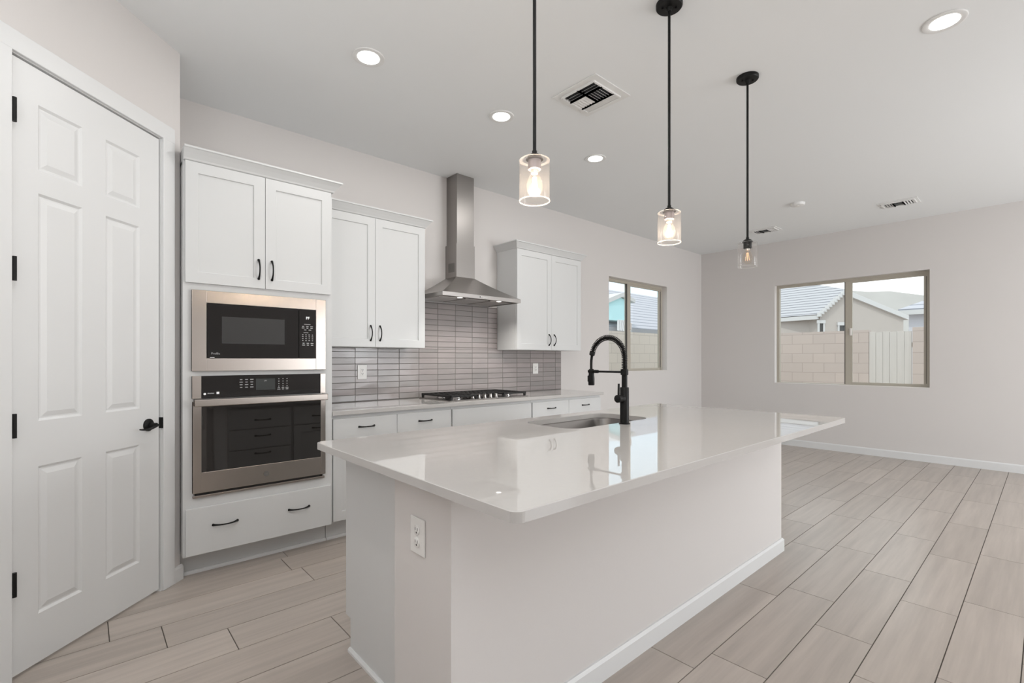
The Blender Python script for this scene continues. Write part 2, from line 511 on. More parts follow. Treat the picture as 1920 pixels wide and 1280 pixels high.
# floor: real planks laid along x over a grout bed
rows_y = [0.15, -0.197, -0.421, -0.645, -0.87, -1.095, -1.325, -1.548, -1.788, -2.028, -2.268, -2.496]
y = -2.72
while y > -8.7:
    rows_y.append(y); y -= 0.2248
known = {-2.496: 4.178, -2.72: 3.691, -2.9448: 2.938, -3.1696: 2.623, -3.3944: 3.228, -1.095: 0.28, -1.325: 0.512,
         -3.6192: 2.55, -3.844: 2.02}
fl = MB()
fl.box(-1.25, 7.95, -8.7, 0.15, -0.08, -0.0035, mi=1)
G = 0.0023
for i in range(len(rows_y) - 1):
    y1, y0 = rows_y[i], rows_y[i + 1]
    off = known.get(round(y1, 4), random.choice([0.0, 0.3, 0.6]) + random.random() * 0.1)
    x = off - 0.907 * 12
    while x < 7.95:
        a, b = max(x, -1.25), min(x + 0.907, 7.95)
        if b - a > 0.02:
            h = 0.0006
            fl.add([(a + G, y0 + G, 0), (b - G, y0 + G, 0), (b - G, y1 - G, 0), (a + G, y1 - G, 0),
                    (a + G - h, y0 + G - h, -0.003), (b - G + h, y0 + G - h, -0.003), (b - G + h, y1 - G + h, -0.003), (a + G - h, y1 - G + h, -0.003)],
                   [(0, 1, 2, 3), (4, 5, 1, 0), (5, 6, 2, 1), (6, 7, 3, 2), (7, 4, 0, 3)], 0)
        x += 0.907
struct('floor', fl, ['floor', 'fgrout'])

struct('ceiling', MB().box(-1.25, 7.95, -8.7, 0.15, H, H + 0.12), 'ceiling')

def wall_with_holes(mb, u0, u1, z0, z1, holes, put):
    """Boxes around rectangular holes (u0,u1,z0,z1) in one wall; put(u0,u1,z0,z1) adds a box."""
    holes = sorted(holes); cur = u0
    for a, b, c, d in holes:
        put(cur, a, z0, z1)
        if c > z0: put(a, b, z0, c)
        if d < z1: put(a, b, d, z1)
        cur = b
    put(cur, u1, z0, z1)

W1 = (5.243, 6.705, 1.10, 2.387)          # kitchen-side window
W2 = (-2.938, -1.154, 0.916, 2.387)       # far-wall window
wb = MB()
wall_with_holes(wb, 0.30, 7.96, 0, H, [W1], lambda a, b, c, d: wb.box(a, b, 0, 0.15, c, d))
struct('wall_back', wb, 'wall')
wr = MB()
wall_with_holes(wr, -8.65, 0.0, 0, H, [W2, (-7.4, -4.8, 0.0, 2.42)], lambda a, b, c, d: wr.box(XF, XF + 0.15, a, b, c, d))
struct('wall_right', wr, 'wall')

# angled pantry wall: local frame (s along the wall, d out of it, z)
PP = Vector((-0.206, -1.195, 0))
def pan(p):
    return PP + Vector((R2, R2, 0)) * p.x + Vector((R2, -R2, 0)) * p.y + Vector((0, 0, p.z))
wp = MB()
wall_with_holes(wp, -1.25, 0.886, 0, H, [(-0.022, 0.762, 0.0, 2.50)], lambda a, b, c, d: wp.box(a, b, -0.115, -0.004, c, d, fr=pan))
struct('wall_pantry', wp, 'wall')
cx, cy = pan(Vector((0.886, 0, 0))).xy
struct('wall_return', MB().prism([(cx, cy + 0.003, 0), (cx - 0.1, cy - 0.09, 0), (cx - 0.1, 0.15, 0), (cx, 0.15, 0)], (0, 0, H)), 'wall')
px, py = pan(Vector((-1.25, 0, 0))).xy
struct('wall_left', MB().box(px - 0.15, px, -8.65, py + 0.1, 0, H), 'wall')
wf = MB()
wall_with_holes(wf, px - 0.15, XF + 0.15, 0, H, [(4.25, 7.25, 0.0, 2.42)], lambda a, b, c, d: wf.box(a, b, -8.65, -8.5, c, d))
struct('wall_front', wf, 'wall')

# baseboards
def base_profile(p0, p1, n, h=0.095, t=0.014):
    p0, p1, n = Vector(p0), Vector(p1), Vector(n)
    mb = MB()
    prof = [(0, 0), (t, 0), (t, h - 0.012), (t * 0.55, h), (0, h)]
    mb.prism([p0 + n * a + Vector((0, 0, b)) for a, b in prof], p1 - p0)
    return mb
struct('baseboard_right', base_profile((XF, -4.8, 0), (XF, 0.0, 0), (-1, 0, 0)), 'trim')
struct('baseboard_back', base_profile((4.30, 0, 0), (XF - 0.014, 0, 0), (0, -1, 0)), 'trim')
e0, e1 = pan(Vector((0.824, -0.004, 0))), pan(Vector((0.898, -0.004, 0)))
struct('baseboard_pantry', base_profile(e0, e1, (R2, -R2, 0), h=0.085, t=0.016), 'trim')

# door casing
cs = MB()
ca = 0.082
for a, b in ((-0.022 - ca + 0.012, -0.010), (0.750, 0.832)):
    cs.box(a, b, -0.004, 0.013, 0.0, 2.50, b=0.003, fr=pan)
cs.box(-0.022 - ca + 0.012, 0.832, -0.004, 0.0135, 2.488, 2.572, b=0.003, fr=pan)
# jamb lining and stop
cs.box(-0.022, -0.006, -0.115, -0.002, 0, 2.488, fr=pan)
cs.box(0.746, 0.762, -0.115, -0.002, 0, 2.488, fr=pan)
cs.box(-0.022, 0.762, -0.115, -0.002, 2.484, 2.50, fr=pan)
cs.box(0.732, 0.748, -0.060, -0.046, 0, 2.484, fr=pan)
struct('trim_1', cs, 'trim')

# pantry door
d1 = thing('door_1', 'tall white six panel pantry door on the left with black lever', 'door', tuple(pan(Vector((0.37, -0.02, 0.0)))), kind='structure')
S0, S1, DZ0, DZ1 = -0.003, 0.740, 0.014, 2.477
prects = []
for a, b in ((0.105, 0.299), (0.417, 0.613)):
    for c, d in ((0.215, 0.828), (1.016, 1.963), (2.058, 2.330)):
        prects.append((a, b, c, d))
dm = panel_slab(MB(), S0, S1, DZ0, DZ1, -0.044, -0.008, prects,
                [(0.010, -0.0075), (0.016, -0.0075), (0.037, -0.001)], pan)
weld(obj('door_slab', dm, 'door', d1))
for zc in (2.255, 1.630, 1.010, 0.385):
    hm = MB()
    hm.tube([pan(Vector((-0.004, 0.013, zc - 0.048))), pan(Vector((-0.004, 0.013, zc + 0.048)))], 0.0075, 12)
    hm.box(-0.009, 0.001, -0.012, 0.012, zc - 0.045, zc + 0.045, fr=pan)
    tag(obj('hinge', hm, 'black', d1), 'black door hinge')
hd = MB()
hc = pan(Vector((0.668, -0.008, 0.923)))
nrm = Vector((R2, -R2, 0)); al = Vector((R2, R2, 0))
hd.lathe(hc, [(0.033, 0), (0.033, 0.006), (0.029, 0.010), (0.0125, 0.012), (0.0115, 0.047)], 28, nrm, capa=True, capb=True)
lev = []
for k in range(13):
    u = k / 12
    lev.append(hc + nrm * (0.045 + 0.006 * math.sin(u * 3.0)) - al * (u * 0.112 - 0.008) + Vector((0, 0, -0.012 * math.sin(u * 3.1) - 0.010 * u * u)))
hd.tube(lev, [0.012, 0.012, 0.0115, 0.011, 0.0105, 0.010, 0.0095, 0.009, 0.009, 0.0085, 0.008, 0.0075, 0.006], 12, flat=0.55)
tag(obj('door_handle', hd, 'black', d1), 'black wavy door lever on a round rose')
sp = MB()
sp.box(0.743, 0.7475, -0.030, 0.012, 0.895, 0.955, b=0.001, fr=pan)
tag(obj('strike_plate', sp, 'black', d1), 'black strike plate on the jamb')

# ------------------------------------------------------------------ windows
def window(name, label, put, u0, u1, z0, z1, m0, m1, operable_right, depth):
    """put(u, d, z): u along the wall, d from the room face outward."""
    w = thing(name, label, 'window', tuple(put(Vector(((u0 + u1) / 2, depth, z0)))), kind='structure')
    f = MB(); t = 0.038
    a, b = depth, depth + 0.055
    f.box(u0, u0 + t, a, b, z0, z1, fr=put); f.box(u1 - t, u1, a, b, z0, z1, fr=put)
    f.box(u0 + t, u1 - t, a, b, z0, z0 + 0.014, fr=put); f.box(u0 + t, u1 - t, a, b, z1 - t, z1, fr=put)
    obj('window_frame', f, 'winframe', w)
    # fixed side: meeting stile only; sliding side: its own sash
    st = MB(); st.box(m0, m1, a + 0.004, b - 0.004, z0 + 0.014, z1 - t, fr=put)
    obj('mullion', st, 'winframe', w)
    s0, s1 = (m1, u1 - t) if operable_right else (u0 + t, m0)
    sh = MB(); ts = 0.030
    for q in ((s0, s0 + ts * 0.5, z0 + 0.014, z1 - t), (s1 - ts, s1, z0 + 0.014, z1 - t),
              (s0 + ts * .5, s1 - ts, z0 + 0.014, z0 + 0.014 + ts), (s0 + ts * .5, s1 - ts, z1 - t - ts * .8, z1 - t)):
        sh.box(q[0], q[1], a + 0.008, b - 0.02, q[2], q[3], fr=put)
    sa = obj('sash', sh, 'winframe', w)
    gk = MB(); gk.box(s1 - 0.006, s1 + 0.012, a + 0.001, a + 0.009, z0 + 0.05, z1 - 0.07, fr=put); gk.box(m0 - 0.010, m0, a + 0.006, a + 0.03, z0 + 0.014, z1 - t, fr=put)
    tag(obj('track_gap', gk, 'gasket', sa), 'dark track strip beside the sash')
    g = MB(); g.box(u0 + t, m0, a + 0.030, a + 0.034, z0 + 0.014, z1 - t, fr=put)
    tag(obj('pane', g, 'pane', w), 'clear fixed pane')
    g = MB(); g.box(s0 + ts * .5, s1 - ts, a + 0.018, a + 0.022, z0 + 0.014 + ts, z1 - t - ts * .8, fr=put)
    tag(obj('pane', g, 'pane', sa), 'clear sliding pane')
    lt = MB(); zm = z0 + (z1 - z0) * 0.5
    lt.box(m1 - 0.012, m1 + 0.014, a - 0.012, a + 0.006, zm - 0.05, zm + 0.05, b=0.003, fr=put)
    tag(obj('latch', lt, 'sill', w), 'pale latch on the meeting stile')
    return w
window('window_1', 'sliding window beside the wall cabinets with faucet in front', lambda p: Vector((p.x, p.y, p.z)),
       *W1, 5.79, 5.862, True, 0.085)
window('window_2', 'wide sliding window on far wall showing house and block wall', lambda p: Vector((XF + p.y, -p.x, p.z)),
       -W2[1], -W2[0], W2[2], W2[3], 2.035, 2.10, True, 0.085)
struct('trim_2', MB().box(W1[0], W1[1], 0.001, 0.085, W1[2], W1[2] + 0.006), 'sill')
struct('trim_3', MB().box(XF + 0.001, XF + 0.085, W2[0], W2[1], W2[2], W2[2] + 0.006), 'sill')

# ------------------------------------------------------------------ pulls
def pull(c, along, out, length=0.118, bow=0.030, parent=None):
    """Arched bar pull: thick feet, slim waist, bowed out of the face."""
    c, along, out = Vector(c), Vector(along), Vector(out)
    path = []; rad = []
    n = 16
    for k in range(n + 1):
        u = -1 + 2 * k / n
        h = bow * (1 - abs(u) ** 2.4)
        path.append(c + along * (u * length / 2) + out * (h + 0.001))
        rad.append(0.0042 + 0.0030 * abs(u) ** 3)
    mb = MB().tube(path, rad, 8)
    for s in (-1, 1):
        mb.tube([c + along * (s * length / 2), c + along * (s * (length / 2 - 0.004)) + out * 0.006], [0.0078, 0.0070], 10)
    return tag(obj('pull', mb, 'black', parent), 'black arched bar pull')

def shaker(mb, x0, x1, z0, z1, fr, rail=0.062, t=0.02):
    return panel_slab(mb, x0, x1, z0, z1, 0.0, t, [(x0 + rail, x1 - rail, z0 + rail, z1 - rail)],
                      [(0.0015, -0.0065), (0.004, -0.0075)], fr)
def slab_front(mb, x0, x1, z0, z1, fr, t=0.02):
    return mb.box(x0, x1, 0.0, t, z0, z1, b=0.0018, fr=fr)

def crown(x0, x1, yf, z0, z1, out, left, right, yb=0.0):
    """Cove crown running along the front and returning at the open ends."""
    mb = MB()
    prof = [(0.0, 0.0), (0.006, 0.004), (0.010, 0.012), (out * 0.55, (z1 - z0) * 0.52), (out * 0.86, (z1 - z0) * 0.80), (out, (z1 - z0) * 0.86), (out, z1 - z0)]
    lo = []
    for o_, h in prof:
        xa = x0 - (o_ if left else 0); xb = x1 + (o_ if right else 0)
        ring = [Vector((xa, yb, z0 + h)), Vector((xa, yf - o_, z0 + h)), Vector((xb, yf - o_, z0 + h)), Vector((xb, yb, z0 + h))]
        lo.append(ring)
    for r0, r1 in zip(lo, lo[1:]):
        for k in range(3):
            mb.quad(r0[k], r0[k + 1], r1[k + 1], r1[k])
        mb.quad(r0[3], r0[0], r1[0], r1[3])
    mb.quad(*lo[-1]); mb.quad(*lo[0][::-1])
    return mb

# ------------------------------------------------------------------ tall oven cabinet
tx0, tx1, tyf = 0.424, 1.275, -0.640
tall = thing('tall_oven_cabinet', 'tall white cabinet housing the microwave and wall oven', 'cabinet', ((tx0 + tx1) / 2, -0.32, 0))
b = MB()
ox0, ox1 = 0.476, 1.214                                  # appliance openings
b.box(tx0, tx0 + 0.018, tyf + 0.02, -0.003, 0.143, 2.405)
b.box(tx1 - 0.018, tx1, tyf + 0.02, -0.003, 0.143, 2.405)
b.box(tx0, tx1, -0.02, -0.003, 0.143, 2.405)
b.box(tx0, tx1, tyf + 0.02, -0.02, 2.387, 2.405)
for z in (0.143, 0.448, 1.183, 1.690):
    b.box(tx0 + 0.018, tx1 - 0.018, tyf + 0.02, -0.02, z, z + 0.018)
obj('carcass', b, 'cab', tall)
b = MB()
b.box(tx0, ox0, tyf, tyf + 0.02, 0.143, 2.405); b.box(ox1, tx1, tyf, tyf + 0.02, 0.143, 2.405)
for z0, z1 in ((0.143, 0.152), (0.41, 0.49), (1.165, 1.215), (1.66, 1.722), (2.37, 2.405)):
    b.box(ox0, ox1, tyf, tyf + 0.02, z0, z1)
obj('face_frame', b, 'cabframe', tall)
fr = front(tyf)
for x0, x1, hx in ((0.434, 0.8485, 0.812), (0.8515, 1.262, 0.888)):
    dr = weld(obj('cabinet_door', shaker(MB(), x0, x1, 1.712, 2.403, fr), 'cab', tall))
    pull((hx, tyf - 0.02, 1.828), (0, 0, 1), (0, -1, 0), parent=dr)
dr = obj('drawer', slab_front(MB(), 0.436, 1.262, 0.149, 0.417, fr), 'cab', tall)
for hx in (0.632, 1.052):
    pull((hx, tyf - 0.02, 0.305), (1, 0, 0), (0, -1, 0), length=0.128, parent=dr)
obj('crown_molding', crown(tx0, tx1, tyf - 0.018, 2.405, 2.474, 0.050, False, True, -0.003), 'cab', tall)
obj('toe_kick', MB().box(tx0, tx1, -0.515, -0.50, 0.0, 0.143), 'cabframe', tall)
b = MB(); b.prism([(tx0 + 0.02, -0.515, 0), (tx0 + 0.02, -0.533, 0), (tx0 + 0.02, -0.533, 0.010), (tx0 + 0.02, -0.526, 0.018), (tx0 + 0.02, -0.515, 0.018)], (tx1 - tx0 - 0.02, 0, 0))
obj('shoe_molding', b, 'trim', tall)

# ------------------------------------------------------------------ microwave
mw = thing('microwave', 'built-in microwave with black glass door and stainless trim frame', 'microwave', (0.844, -0.655, 1.204))
yf = -0.664
b = MB()
def ring(mb, x0, x1, z0, z1, a0, a1, c0, c1, y0, y1, bv=0.0015):
    mb.box(x0, a0, y0, y1, z0, z1, b=bv); mb.box(a1, x1, y0, y1, z0, z1, b=bv)
    mb.box(a0 - 0.001, a1 + 0.001, y0 + 0.0003, y1, z0, c0, b=bv); mb.box(a0 - 0.001, a1 + 0.001, y0 + 0.0003, y1, c1, z1, b=bv)
ring(b, 0.464, 1.224, 1.204, 1.672, 0.536, 1.159, 1.279, 1.600, yf, tyf - 0.0005)
obj('trim_frame', b, 'steel', mw)
obj('body', MB().box(0.545, 1.150, tyf - 0.001, -0.25, 1.285, 1.595), 'steeldark', mw)
dm = MB(); dm.box(0.538, 1.0465, yf - 0.004, tyf - 0.001, 1.281, 1.598, b=0.003)
mdoor = obj('door', dm, 'blackglass', mw)
obj('window', MB().box(0.612, 0.961, yf - 0.0046, yf - 0.0035, 1.366, 1.525), 'mwwindow', mdoor)
text('brand_lettering', 'Profile', 0.017, (0.558, yf - 0.0048, 1.301), (1, 0, 0), (0, 0, 1), 'print', mdoor)
obj('badge_line', MB().box(0.552, 0.575, yf - 0.0048, yf - 0.003, 1.2825, 1.2855), 'printw', mdoor)
cp = obj('control_panel', MB().box(1.0495, 1.157, yf - 0.004, tyf - 0.001, 1.281, 1.598, b=0.003), 'blackglass', mw)
obj('display', MB().box(1.066, 1.142, yf - 0.0046, yf - 0.003, 1.520, 1.568), 'blackglass', cp)
text('clock_digits', 'PF', 0.024, (1.104, yf - 0.005, 1.535), (1, 0, 0), (0, 0, 1), 'printw', cp, 'CENTER', 0.0006)
kp = MB()
def keys(mb, x0, dx, nx, z0, dz, nz, w, h, yk):
    for j in range(nz):
        for i in range(nx):
            q = w * (0.7 + 0.3 * ((i * 7 + j * 5) % 3) / 2)
            xx, zz = x0 + dx * i, z0 - dz * j
            mb.box(xx - q / 2, xx + q / 2, yk - 0.0004, yk + 0.001, zz - h / 2, zz + h / 2)
kb = yf - 0.0042
kp.box(1.082, 1.122, kb - .0004, kb + .001, 1.500, 1.503)
keys(kp, 1.075, 0.027, 3, 1.488, 0.0105, 2, 0.017, 0.004, kb)
keys(kp, 1.088, 0.030, 2, 1.465, 0.010, 1, 0.020, 0.004, kb)
kp.box(1.078, 1.108, kb - .0004, kb + .001, 1.446, 1.449)
keys(kp, 1.073, 0.0205, 4, 1.433, 0.0125, 4, 0.010, 0.005, kb)
keys(kp, 1.078, 0.027, 3, 1.378, 0.012, 2, 0.018, 0.005, kb)
tag(obj('keypad', kp, 'print', cp), 'pale printed keypad legends')

# ------------------------------------------------------------------ wall oven
ov = thing('wall_oven', 'stainless built-in wall oven below the microwave', 'oven', (0.844, -0.655, 0.475))
yo = -0.662
obj('body', MB().box(0.480, 1.208, tyf - 0.001, -0.10, 0.495, 1.160), 'steeldark', ov)
for xa, xb in ((0.466, 0.511), (1.1885, 1.224)):
    obj('panel_end_cap', MB().box(xa, xb, yo, tyf - 0.0005, 1.046, 1.177, b=0.0015), 'steel', ov)
cp = obj('control_panel', MB().box(0.5105, 1.189, yo - 0.001, tyf - 0.0005, 1.046, 1.177, b=0.001), 'blackglass', ov)
obj('display', MB().box(0.796, 0.906, yo - 0.0016, yo, 1.083, 1.153), 'display', cp)
text('clock_digits', 'PF', 0.014, (0.851, yo - 0.002, 1.134), (1, 0, 0), (0, 0, 1), 'print', cp, 'CENTER')
kp = MB(); ky = yo - 0.0012
keys(kp, 0.715, 0.029, 3, 1.150, 0.0155, 4, 0.018, 0.004, ky)
tag(obj('keypad', kp, 'print', cp), 'pale printed keypad legends'); kp = MB()
keys(kp, 0.928, 0.0245, 3, 1.150, 0.0155, 4, 0.006, 0.005, ky)
keys(kp, 0.928, 0.0245, 3, 1.094, 0.010, 2, 0.018, 0.004, ky)
tag(obj('keypad', kp, 'print', cp), 'pale printed keypad legends')
lg = MB(); lg.cyl((0.527, yo - 0.0012, 1.072), 0.0065, 0.001, 18, (0, -1, 0))
obj('round_logo', lg, 'printw', cp); lg = MB()
lg.box(0.586, 0.600, yo - 0.002, yo - 0.0005, 1.069, 1.082)
obj('icon', lg, 'printw', cp)
text('brand_lettering', 'PROFILE', 0.009, (0.541, yo - 0.0018, 1.0715), (1, 0, 0), (0, 0, 1), 'printw', cp)
yd = yo - 0.004
odm = MB(); ring(odm, 0.468, 1.222, 0.503, 1.030, 0.511, 1.1895, 0.620, 1.026, yd, tyf - 0.001)
od = obj('oven_door', odm, 'steel', ov)
tag(obj('door_glass', MB().box(0.5095, 1.191, yd + 0.001, tyf - 0.0005, 0.619, 1.028), 'ovenglass', od), 'black reflective oven glass')
em = MB(); em.cyl((0.855, yd - 0.0005, 0.560), 0.0155, 0.002, 28, (0, -1, 0))
eo = obj('emblem', em, 'emblem', od)
em = MB(); em.lathe((0.855, yd - 0.0029, 0.560), [(0.0130, 0), (0.0138, 0)], 28, (0, -1, 0))
obj('emblem_ring', em, 'steeldark', eo)
text('monogram', 'GE', 0.0125, (0.855, yd - 0.003, 0.5555), (1, 0, 0), (0, 0, 1), 'steeldark', eo, 'CENTER')
hb = MB(); hb.box(0.470, 1.220, yd - 0.052, yd - 0.030, 1.003, 1.044, b=0.004)
for x in (0.478, 1.182):
    hb.box(x, x + 0.030, yd - 0.035, yd + 0.001, 1.008, 1.030, b=0.003)
tag(obj('handle', hb, 'steel', od), 'wide flat stainless handle bar')
obj('vent_gap', MB().box(0.482, 1.208, tyf - 0.004, tyf - 0.0005, 0.488, 0.503), 'slot', ov)
obj('bottom_trim', MB().box(0.470, 1.218, yo + 0.004, tyf - 0.0005, 0.475, 0.488, b=0.001), 'steel', ov)

# ------------------------------------------------------------------ wall cabinets
def wall_cabinet(name, label, x0, x1, xm, pulls, left, right):
    t = thing(name, label, 'cabinet', ((x0 + x1) / 2, -0.15, 1.371))
    yb = -0.298
    b = MB(); b.box(x0, x1, yb, -0.003, 1.371, 2.405)
    obj('carcass', b, 'cab', t)
    fr = front(yb)
    for a, c, hx in ((x0 + 0.003, xm - 0.0015, pulls[0]), (xm + 0.0015, x1 - 0.003, pulls[1])):
        d = weld(obj('cabinet_door', shaker(MB(), a, c, 1.3725, 2.403, fr), 'cab', t))
        pull((hx, yb - 0.02, 1.482), (0, 0, 1), (0, -1, 0), parent=d)
    obj('crown_molding', crown(x0, x1, yb - 0.018, 2.405, 2.474, 0.050, left, right, -0.003), 'cab', t)
    return t
wall_cabinet('wall_cabinet', 'white two-door wall cabinet between tall oven cabinet and range hood', 1.279, 2.212, 1.750, (1.710, 1.790), False, True)
wall_cabinet('wall_cabinet', 'white two-door wall cabinet right of the range hood, nearest the window', 3.288, 4.290, 3.797, (3.757, 3.837), True, True)

# ------------------------------------------------------------------ base cabinets
def base_cabinet(label, x0, x1, kind):
    t = thing('base_cabinet', label, 'cabinet', ((x0 + x1) / 2, -0.30, 0))
    yb = -0.608
    obj('carcass', MB().box(x0, x1, yb, -0.003, 0.143, 0.884), 'cabframe', t)
    obj('toe_kick', MB().box(x0, x1, -0.515, -0.50, 0.0, 0.143), 'cabframe', t)
    sm_ = MB(); sm_.prism([(x0, -0.515, 0), (x0, -0.533, 0), (x0, -0.533, 0.010), (x0, -0.526, 0.018), (x0, -0.515, 0.018)], (x1 - x0, 0, 0))
    obj('shoe_molding', sm_, 'trim', t)
    fr = front(yb)
    g = 0.004
    xm = (x0 + x1) / 2
    a0, a1 = x0 + 0.010, x1 - 0.006
    if kind == 'drawers':
        for a, c in ((a0, xm - 0.0015), (xm + 0.0015, a1)):
            d = obj('drawer', slab_front(MB(), a, c, 0.706, 0.858, fr), 'cab', t)
            pull(((a + c) / 2, yb - 0.02, 0.790), (1, 0, 0), (0, -1, 0), parent=d)
    else:
        obj('false_front', slab_front(MB(), a0, a1, 0.706, 0.858, fr), 'cab', t)
    for a, c, hx in ((a0, xm - 0.0015, xm - 0.04), (xm + 0.0015, a1, xm + 0.04)):
        d = weld(obj('cabinet_door', shaker(MB(), a, c, 0.150, 0.698, fr), 'cab', t))
        pull((hx, yb - 0.02, 0.60), (0, 0, 1), (0, -1, 0), parent=d)
    return t
base_cabinet('white base cabinet with two drawers, beside the tall oven cabinet', 1.279, 2.274, 'drawers')
base_cabinet('white base cabinet with a plain wide front, under the gas cooktop', 2.276, 3.198, 'false')
base_cabinet('white base cabinet with two drawers, at the window end of counter', 3.200, 4.262, 'drawers')

# kitchen worktop
b = MB(); b.box(1.277, 4.282, -0.647, -0.0125, 0.885, 0.914, b=0.002)
tag(obj('kitchen_countertop', b, 'quartz'), 'long pale quartz worktop along the tiled wall, carrying the cooktop', 'countertop')

# backsplash: stacked horizontal tiles
b = MB()
bz0 = 0.9145
regions = [(1.279, 4.288, bz0, 1.3705), (2.2135, 3.2865, 1.3705, 1.8175)]
for a, c, z0, z1 in regions:
    b.box(a, c, -0.0085, -0.002, z0, z1, mi=1)
jx = [1.3055 + 0.2056 * k for k in range(-1, 16)]
jz = [0.9185 + 0.0524 * k for k in range(-1, 19)]
g = 0.0016
for i in range(len(jx) - 1):
    for j in range(len(jz) - 1):
        for a, c, z0, z1 in regions:
            x0, x1 = max(jx[i], a) + g, min(jx[i + 1], c) - g
            q0, q1 = max(jz[j], z0) + (g if jz[j] >= z0 else 0), min(jz[j + 1], z1) - (g if jz[j + 1] <= z1 else 0)
            if x1 - x0 > 0.006 and q1 - q0 > 0.006:
                ty = -0.0118 + random.uniform(-0.0003, 0.0003)
                k = [random.uniform(-0.0006, 0.0006) for _ in range(4)]
                e = 0.0012
                b.add([(x0, -0.006, q0), (x1, -0.006, q0), (x1, -0.006, q1), (x0, -0.006, q1),
                       (x0 + e, ty + k[0], q0 + e), (x1 - e, ty + k[1], q0 + e), (x1 - e, ty + k[2], q1 - e), (x0 + e, ty + k[3], q1 - e)],
                      [(4, 5, 6, 7), (0, 1, 5, 4), (1, 2, 6, 5), (2, 3, 7, 6), (3, 0, 4, 7)], 0)
bs = tag(obj('backsplash', b, ['tile', 'grout']), 'glossy greige tile backsplash of stacked horizontal tiles behind the cooktop', 'backsplash')

# ------------------------------------------------------------------ outlets
def outlet(label, c, right, out, w=0.078, h=0.120, decora=False):
    c, right, out = Vector(c), Vector(right), Vector(out)
    fr = lambda p: c + right * p.x + out * p.y + Vector((0, 0, p.z))
    t = thing('wall_outlet', label, 'outlet', tuple(c))
    obj('cover_plate', MB().box(-w / 2, w / 2, 0.0003, 0.006, -h / 2, h / 2, b=0.002, fr=fr), 'plastic', t)
    if decora:
        rk = MB(); rk.box(-0.017, 0.017, 0.006, 0.0085, -0.034, 0.034, b=0.001, fr=fr)
        r = obj('receptacle', rk, 'plastic', t)
        zs = (0.016, -0.016)
    else:
        zs = (0.020, -0.020)
    for z in zs:
        if not decora:
            r = MB(); r.lathe(fr(Vector((0, 0.0055, z))), [(0.0165, 0), (0.0165, 0.003), (0.0155, 0.0036)], 24, out, capb=True)
            r = obj('receptacle', r, 'plastic', t)
        s = MB(); d = 0.0088
        s.box(-0.0075, -0.0052, d - 0.002, d + 0.0006, z - 0.001, z + 0.008, fr=fr)
        s.box(0.0050, 0.0075, d - 0.002, d + 0.0006, z - 0.002, z + 0.008, fr=fr)
        s.lathe(fr(Vector((0, d - 0.002, z - 0.008))), [(0.0032, 0), (0.0032, 0.0026)], 12, out, capb=True)
        tag(obj('slots', s, 'slot', r), 'dark plug slots')
    if decora:
        pass
    else:
        s = MB(); s.lathe(fr(Vector((0, 0.006, 0))), [(0.003, 0), (0.003, 0.0008)], 12, out, capb=True)
        obj('screw', s, 'vent', t)
    return t
outlet('white outlet on the tile backsplash, left of the cooktop', (1.777, -0.0125, 1.165), (1, 0, 0), (0, -1, 0), 0.082, 0.122, True)
outlet('white outlet on the tile backsplash, under the wall cabinet nearest the window', (3.850, -0.0125, 1.168), (1, 0, 0), (0, -1, 0), 0.084, 0.118, True)

# ------------------------------------------------------------------ range hood
hood = thing('range_hood', 'stainless chimney range hood over the gas cooktop', 'range hood', (2.72, -0.25, 1.815))
hx0, hx1, hy = 2.270, 3.172, -0.500
z0, z1, zt = 1.8185, 1.852, 2.056
c0, c1, cyf = 2.633, 2.851, -0.187
b = MB()
lipb = [Vector((hx0, -0.013, z0)), Vector((hx0, hy, z0)), Vector((hx1, hy, z0)), Vector((hx1, -0.013, z0))]
lipt = [Vector((p.x, p.y, z1)) for p in lipb]
for k in range(4):
    k2 = (k + 1) % 4
    b.quad(lipb[k], lipb[k2], lipt[k2], lipt[k])
hi = [Vector((hx0 + 0.02, -0.013, z0)), Vector((hx0 + 0.02, hy + 0.02, z0)), Vector((hx1 - 0.02, hy + 0.02, z0)), Vector((hx1 - 0.02, -0.03, z0))]
for k in range(4):
    k2 = (k + 1) % 4
    b.quad(lipb[k2], lipb[k], hi[k], hi[k2])
    b.quad(hi[k], hi[k2], hi[k2] + Vector((0, 0, 0.02)), hi[k] + Vector((0, 0, 0.02)))
# flared skirt from the lip up to the chimney, slightly concave
N = 6
prev = lipt
for i in range(1, N + 1):
    u = i / N
    w = u + 0.16 * u * (1 - u)
    xa, xb, yy = hx0 + (c0 - hx0) * w, hx1 + (c1 - hx1) * w, hy + (cyf - hy) * w
    zz = z1 + (zt - z1) * u
    cur = [Vector((xa, -0.003, zz)), Vector((xa, yy, zz)), Vector((xb, yy, zz)), Vector((xb, -0.003, zz))]
    for k in range(3):
        b.quad(prev[k], prev[k + 1], cur[k + 1], cur[k])
    prev = cur
b.quad(*prev)
canopy = obj('canopy', b, 'steel2', hood, fix=False)
ct = MB(); ct.box(2.665, 2.755, hy - 0.0015, hy + 0.001, z0 + 0.010, z0 + 0.024)
cpn = tag(obj('control_strip', ct, 'steeldark', canopy), 'small button strip on the front lip')
kb_ = MB()
for k in range(6):
    kb_.cyl((2.672 + 0.015 * k, hy - 0.0015, z0 + 0.017), 0.0048, 0.003, 14, (0, -1, 0), mi=0 if k else 1)
obj('button', kb_, ['chrome', 'slot'], cpn)
for k in range(3):
    xa = hx0 + 0.030 + k * 0.286
    f = MB(); f.box(xa, xa + 0.270, hy + 0.105, -0.035, z0 + 0.004, z0 + 0.012, b=0.002)
    for i in range(13):
        yy = hy + 0.125 + i * 0.026
        f.box(xa + 0.015, xa + 0.255, yy, yy + 0.014, z0 + 0.0025, z0 + 0.005)
    obj('grease_filter', f, 'steel2', hood)
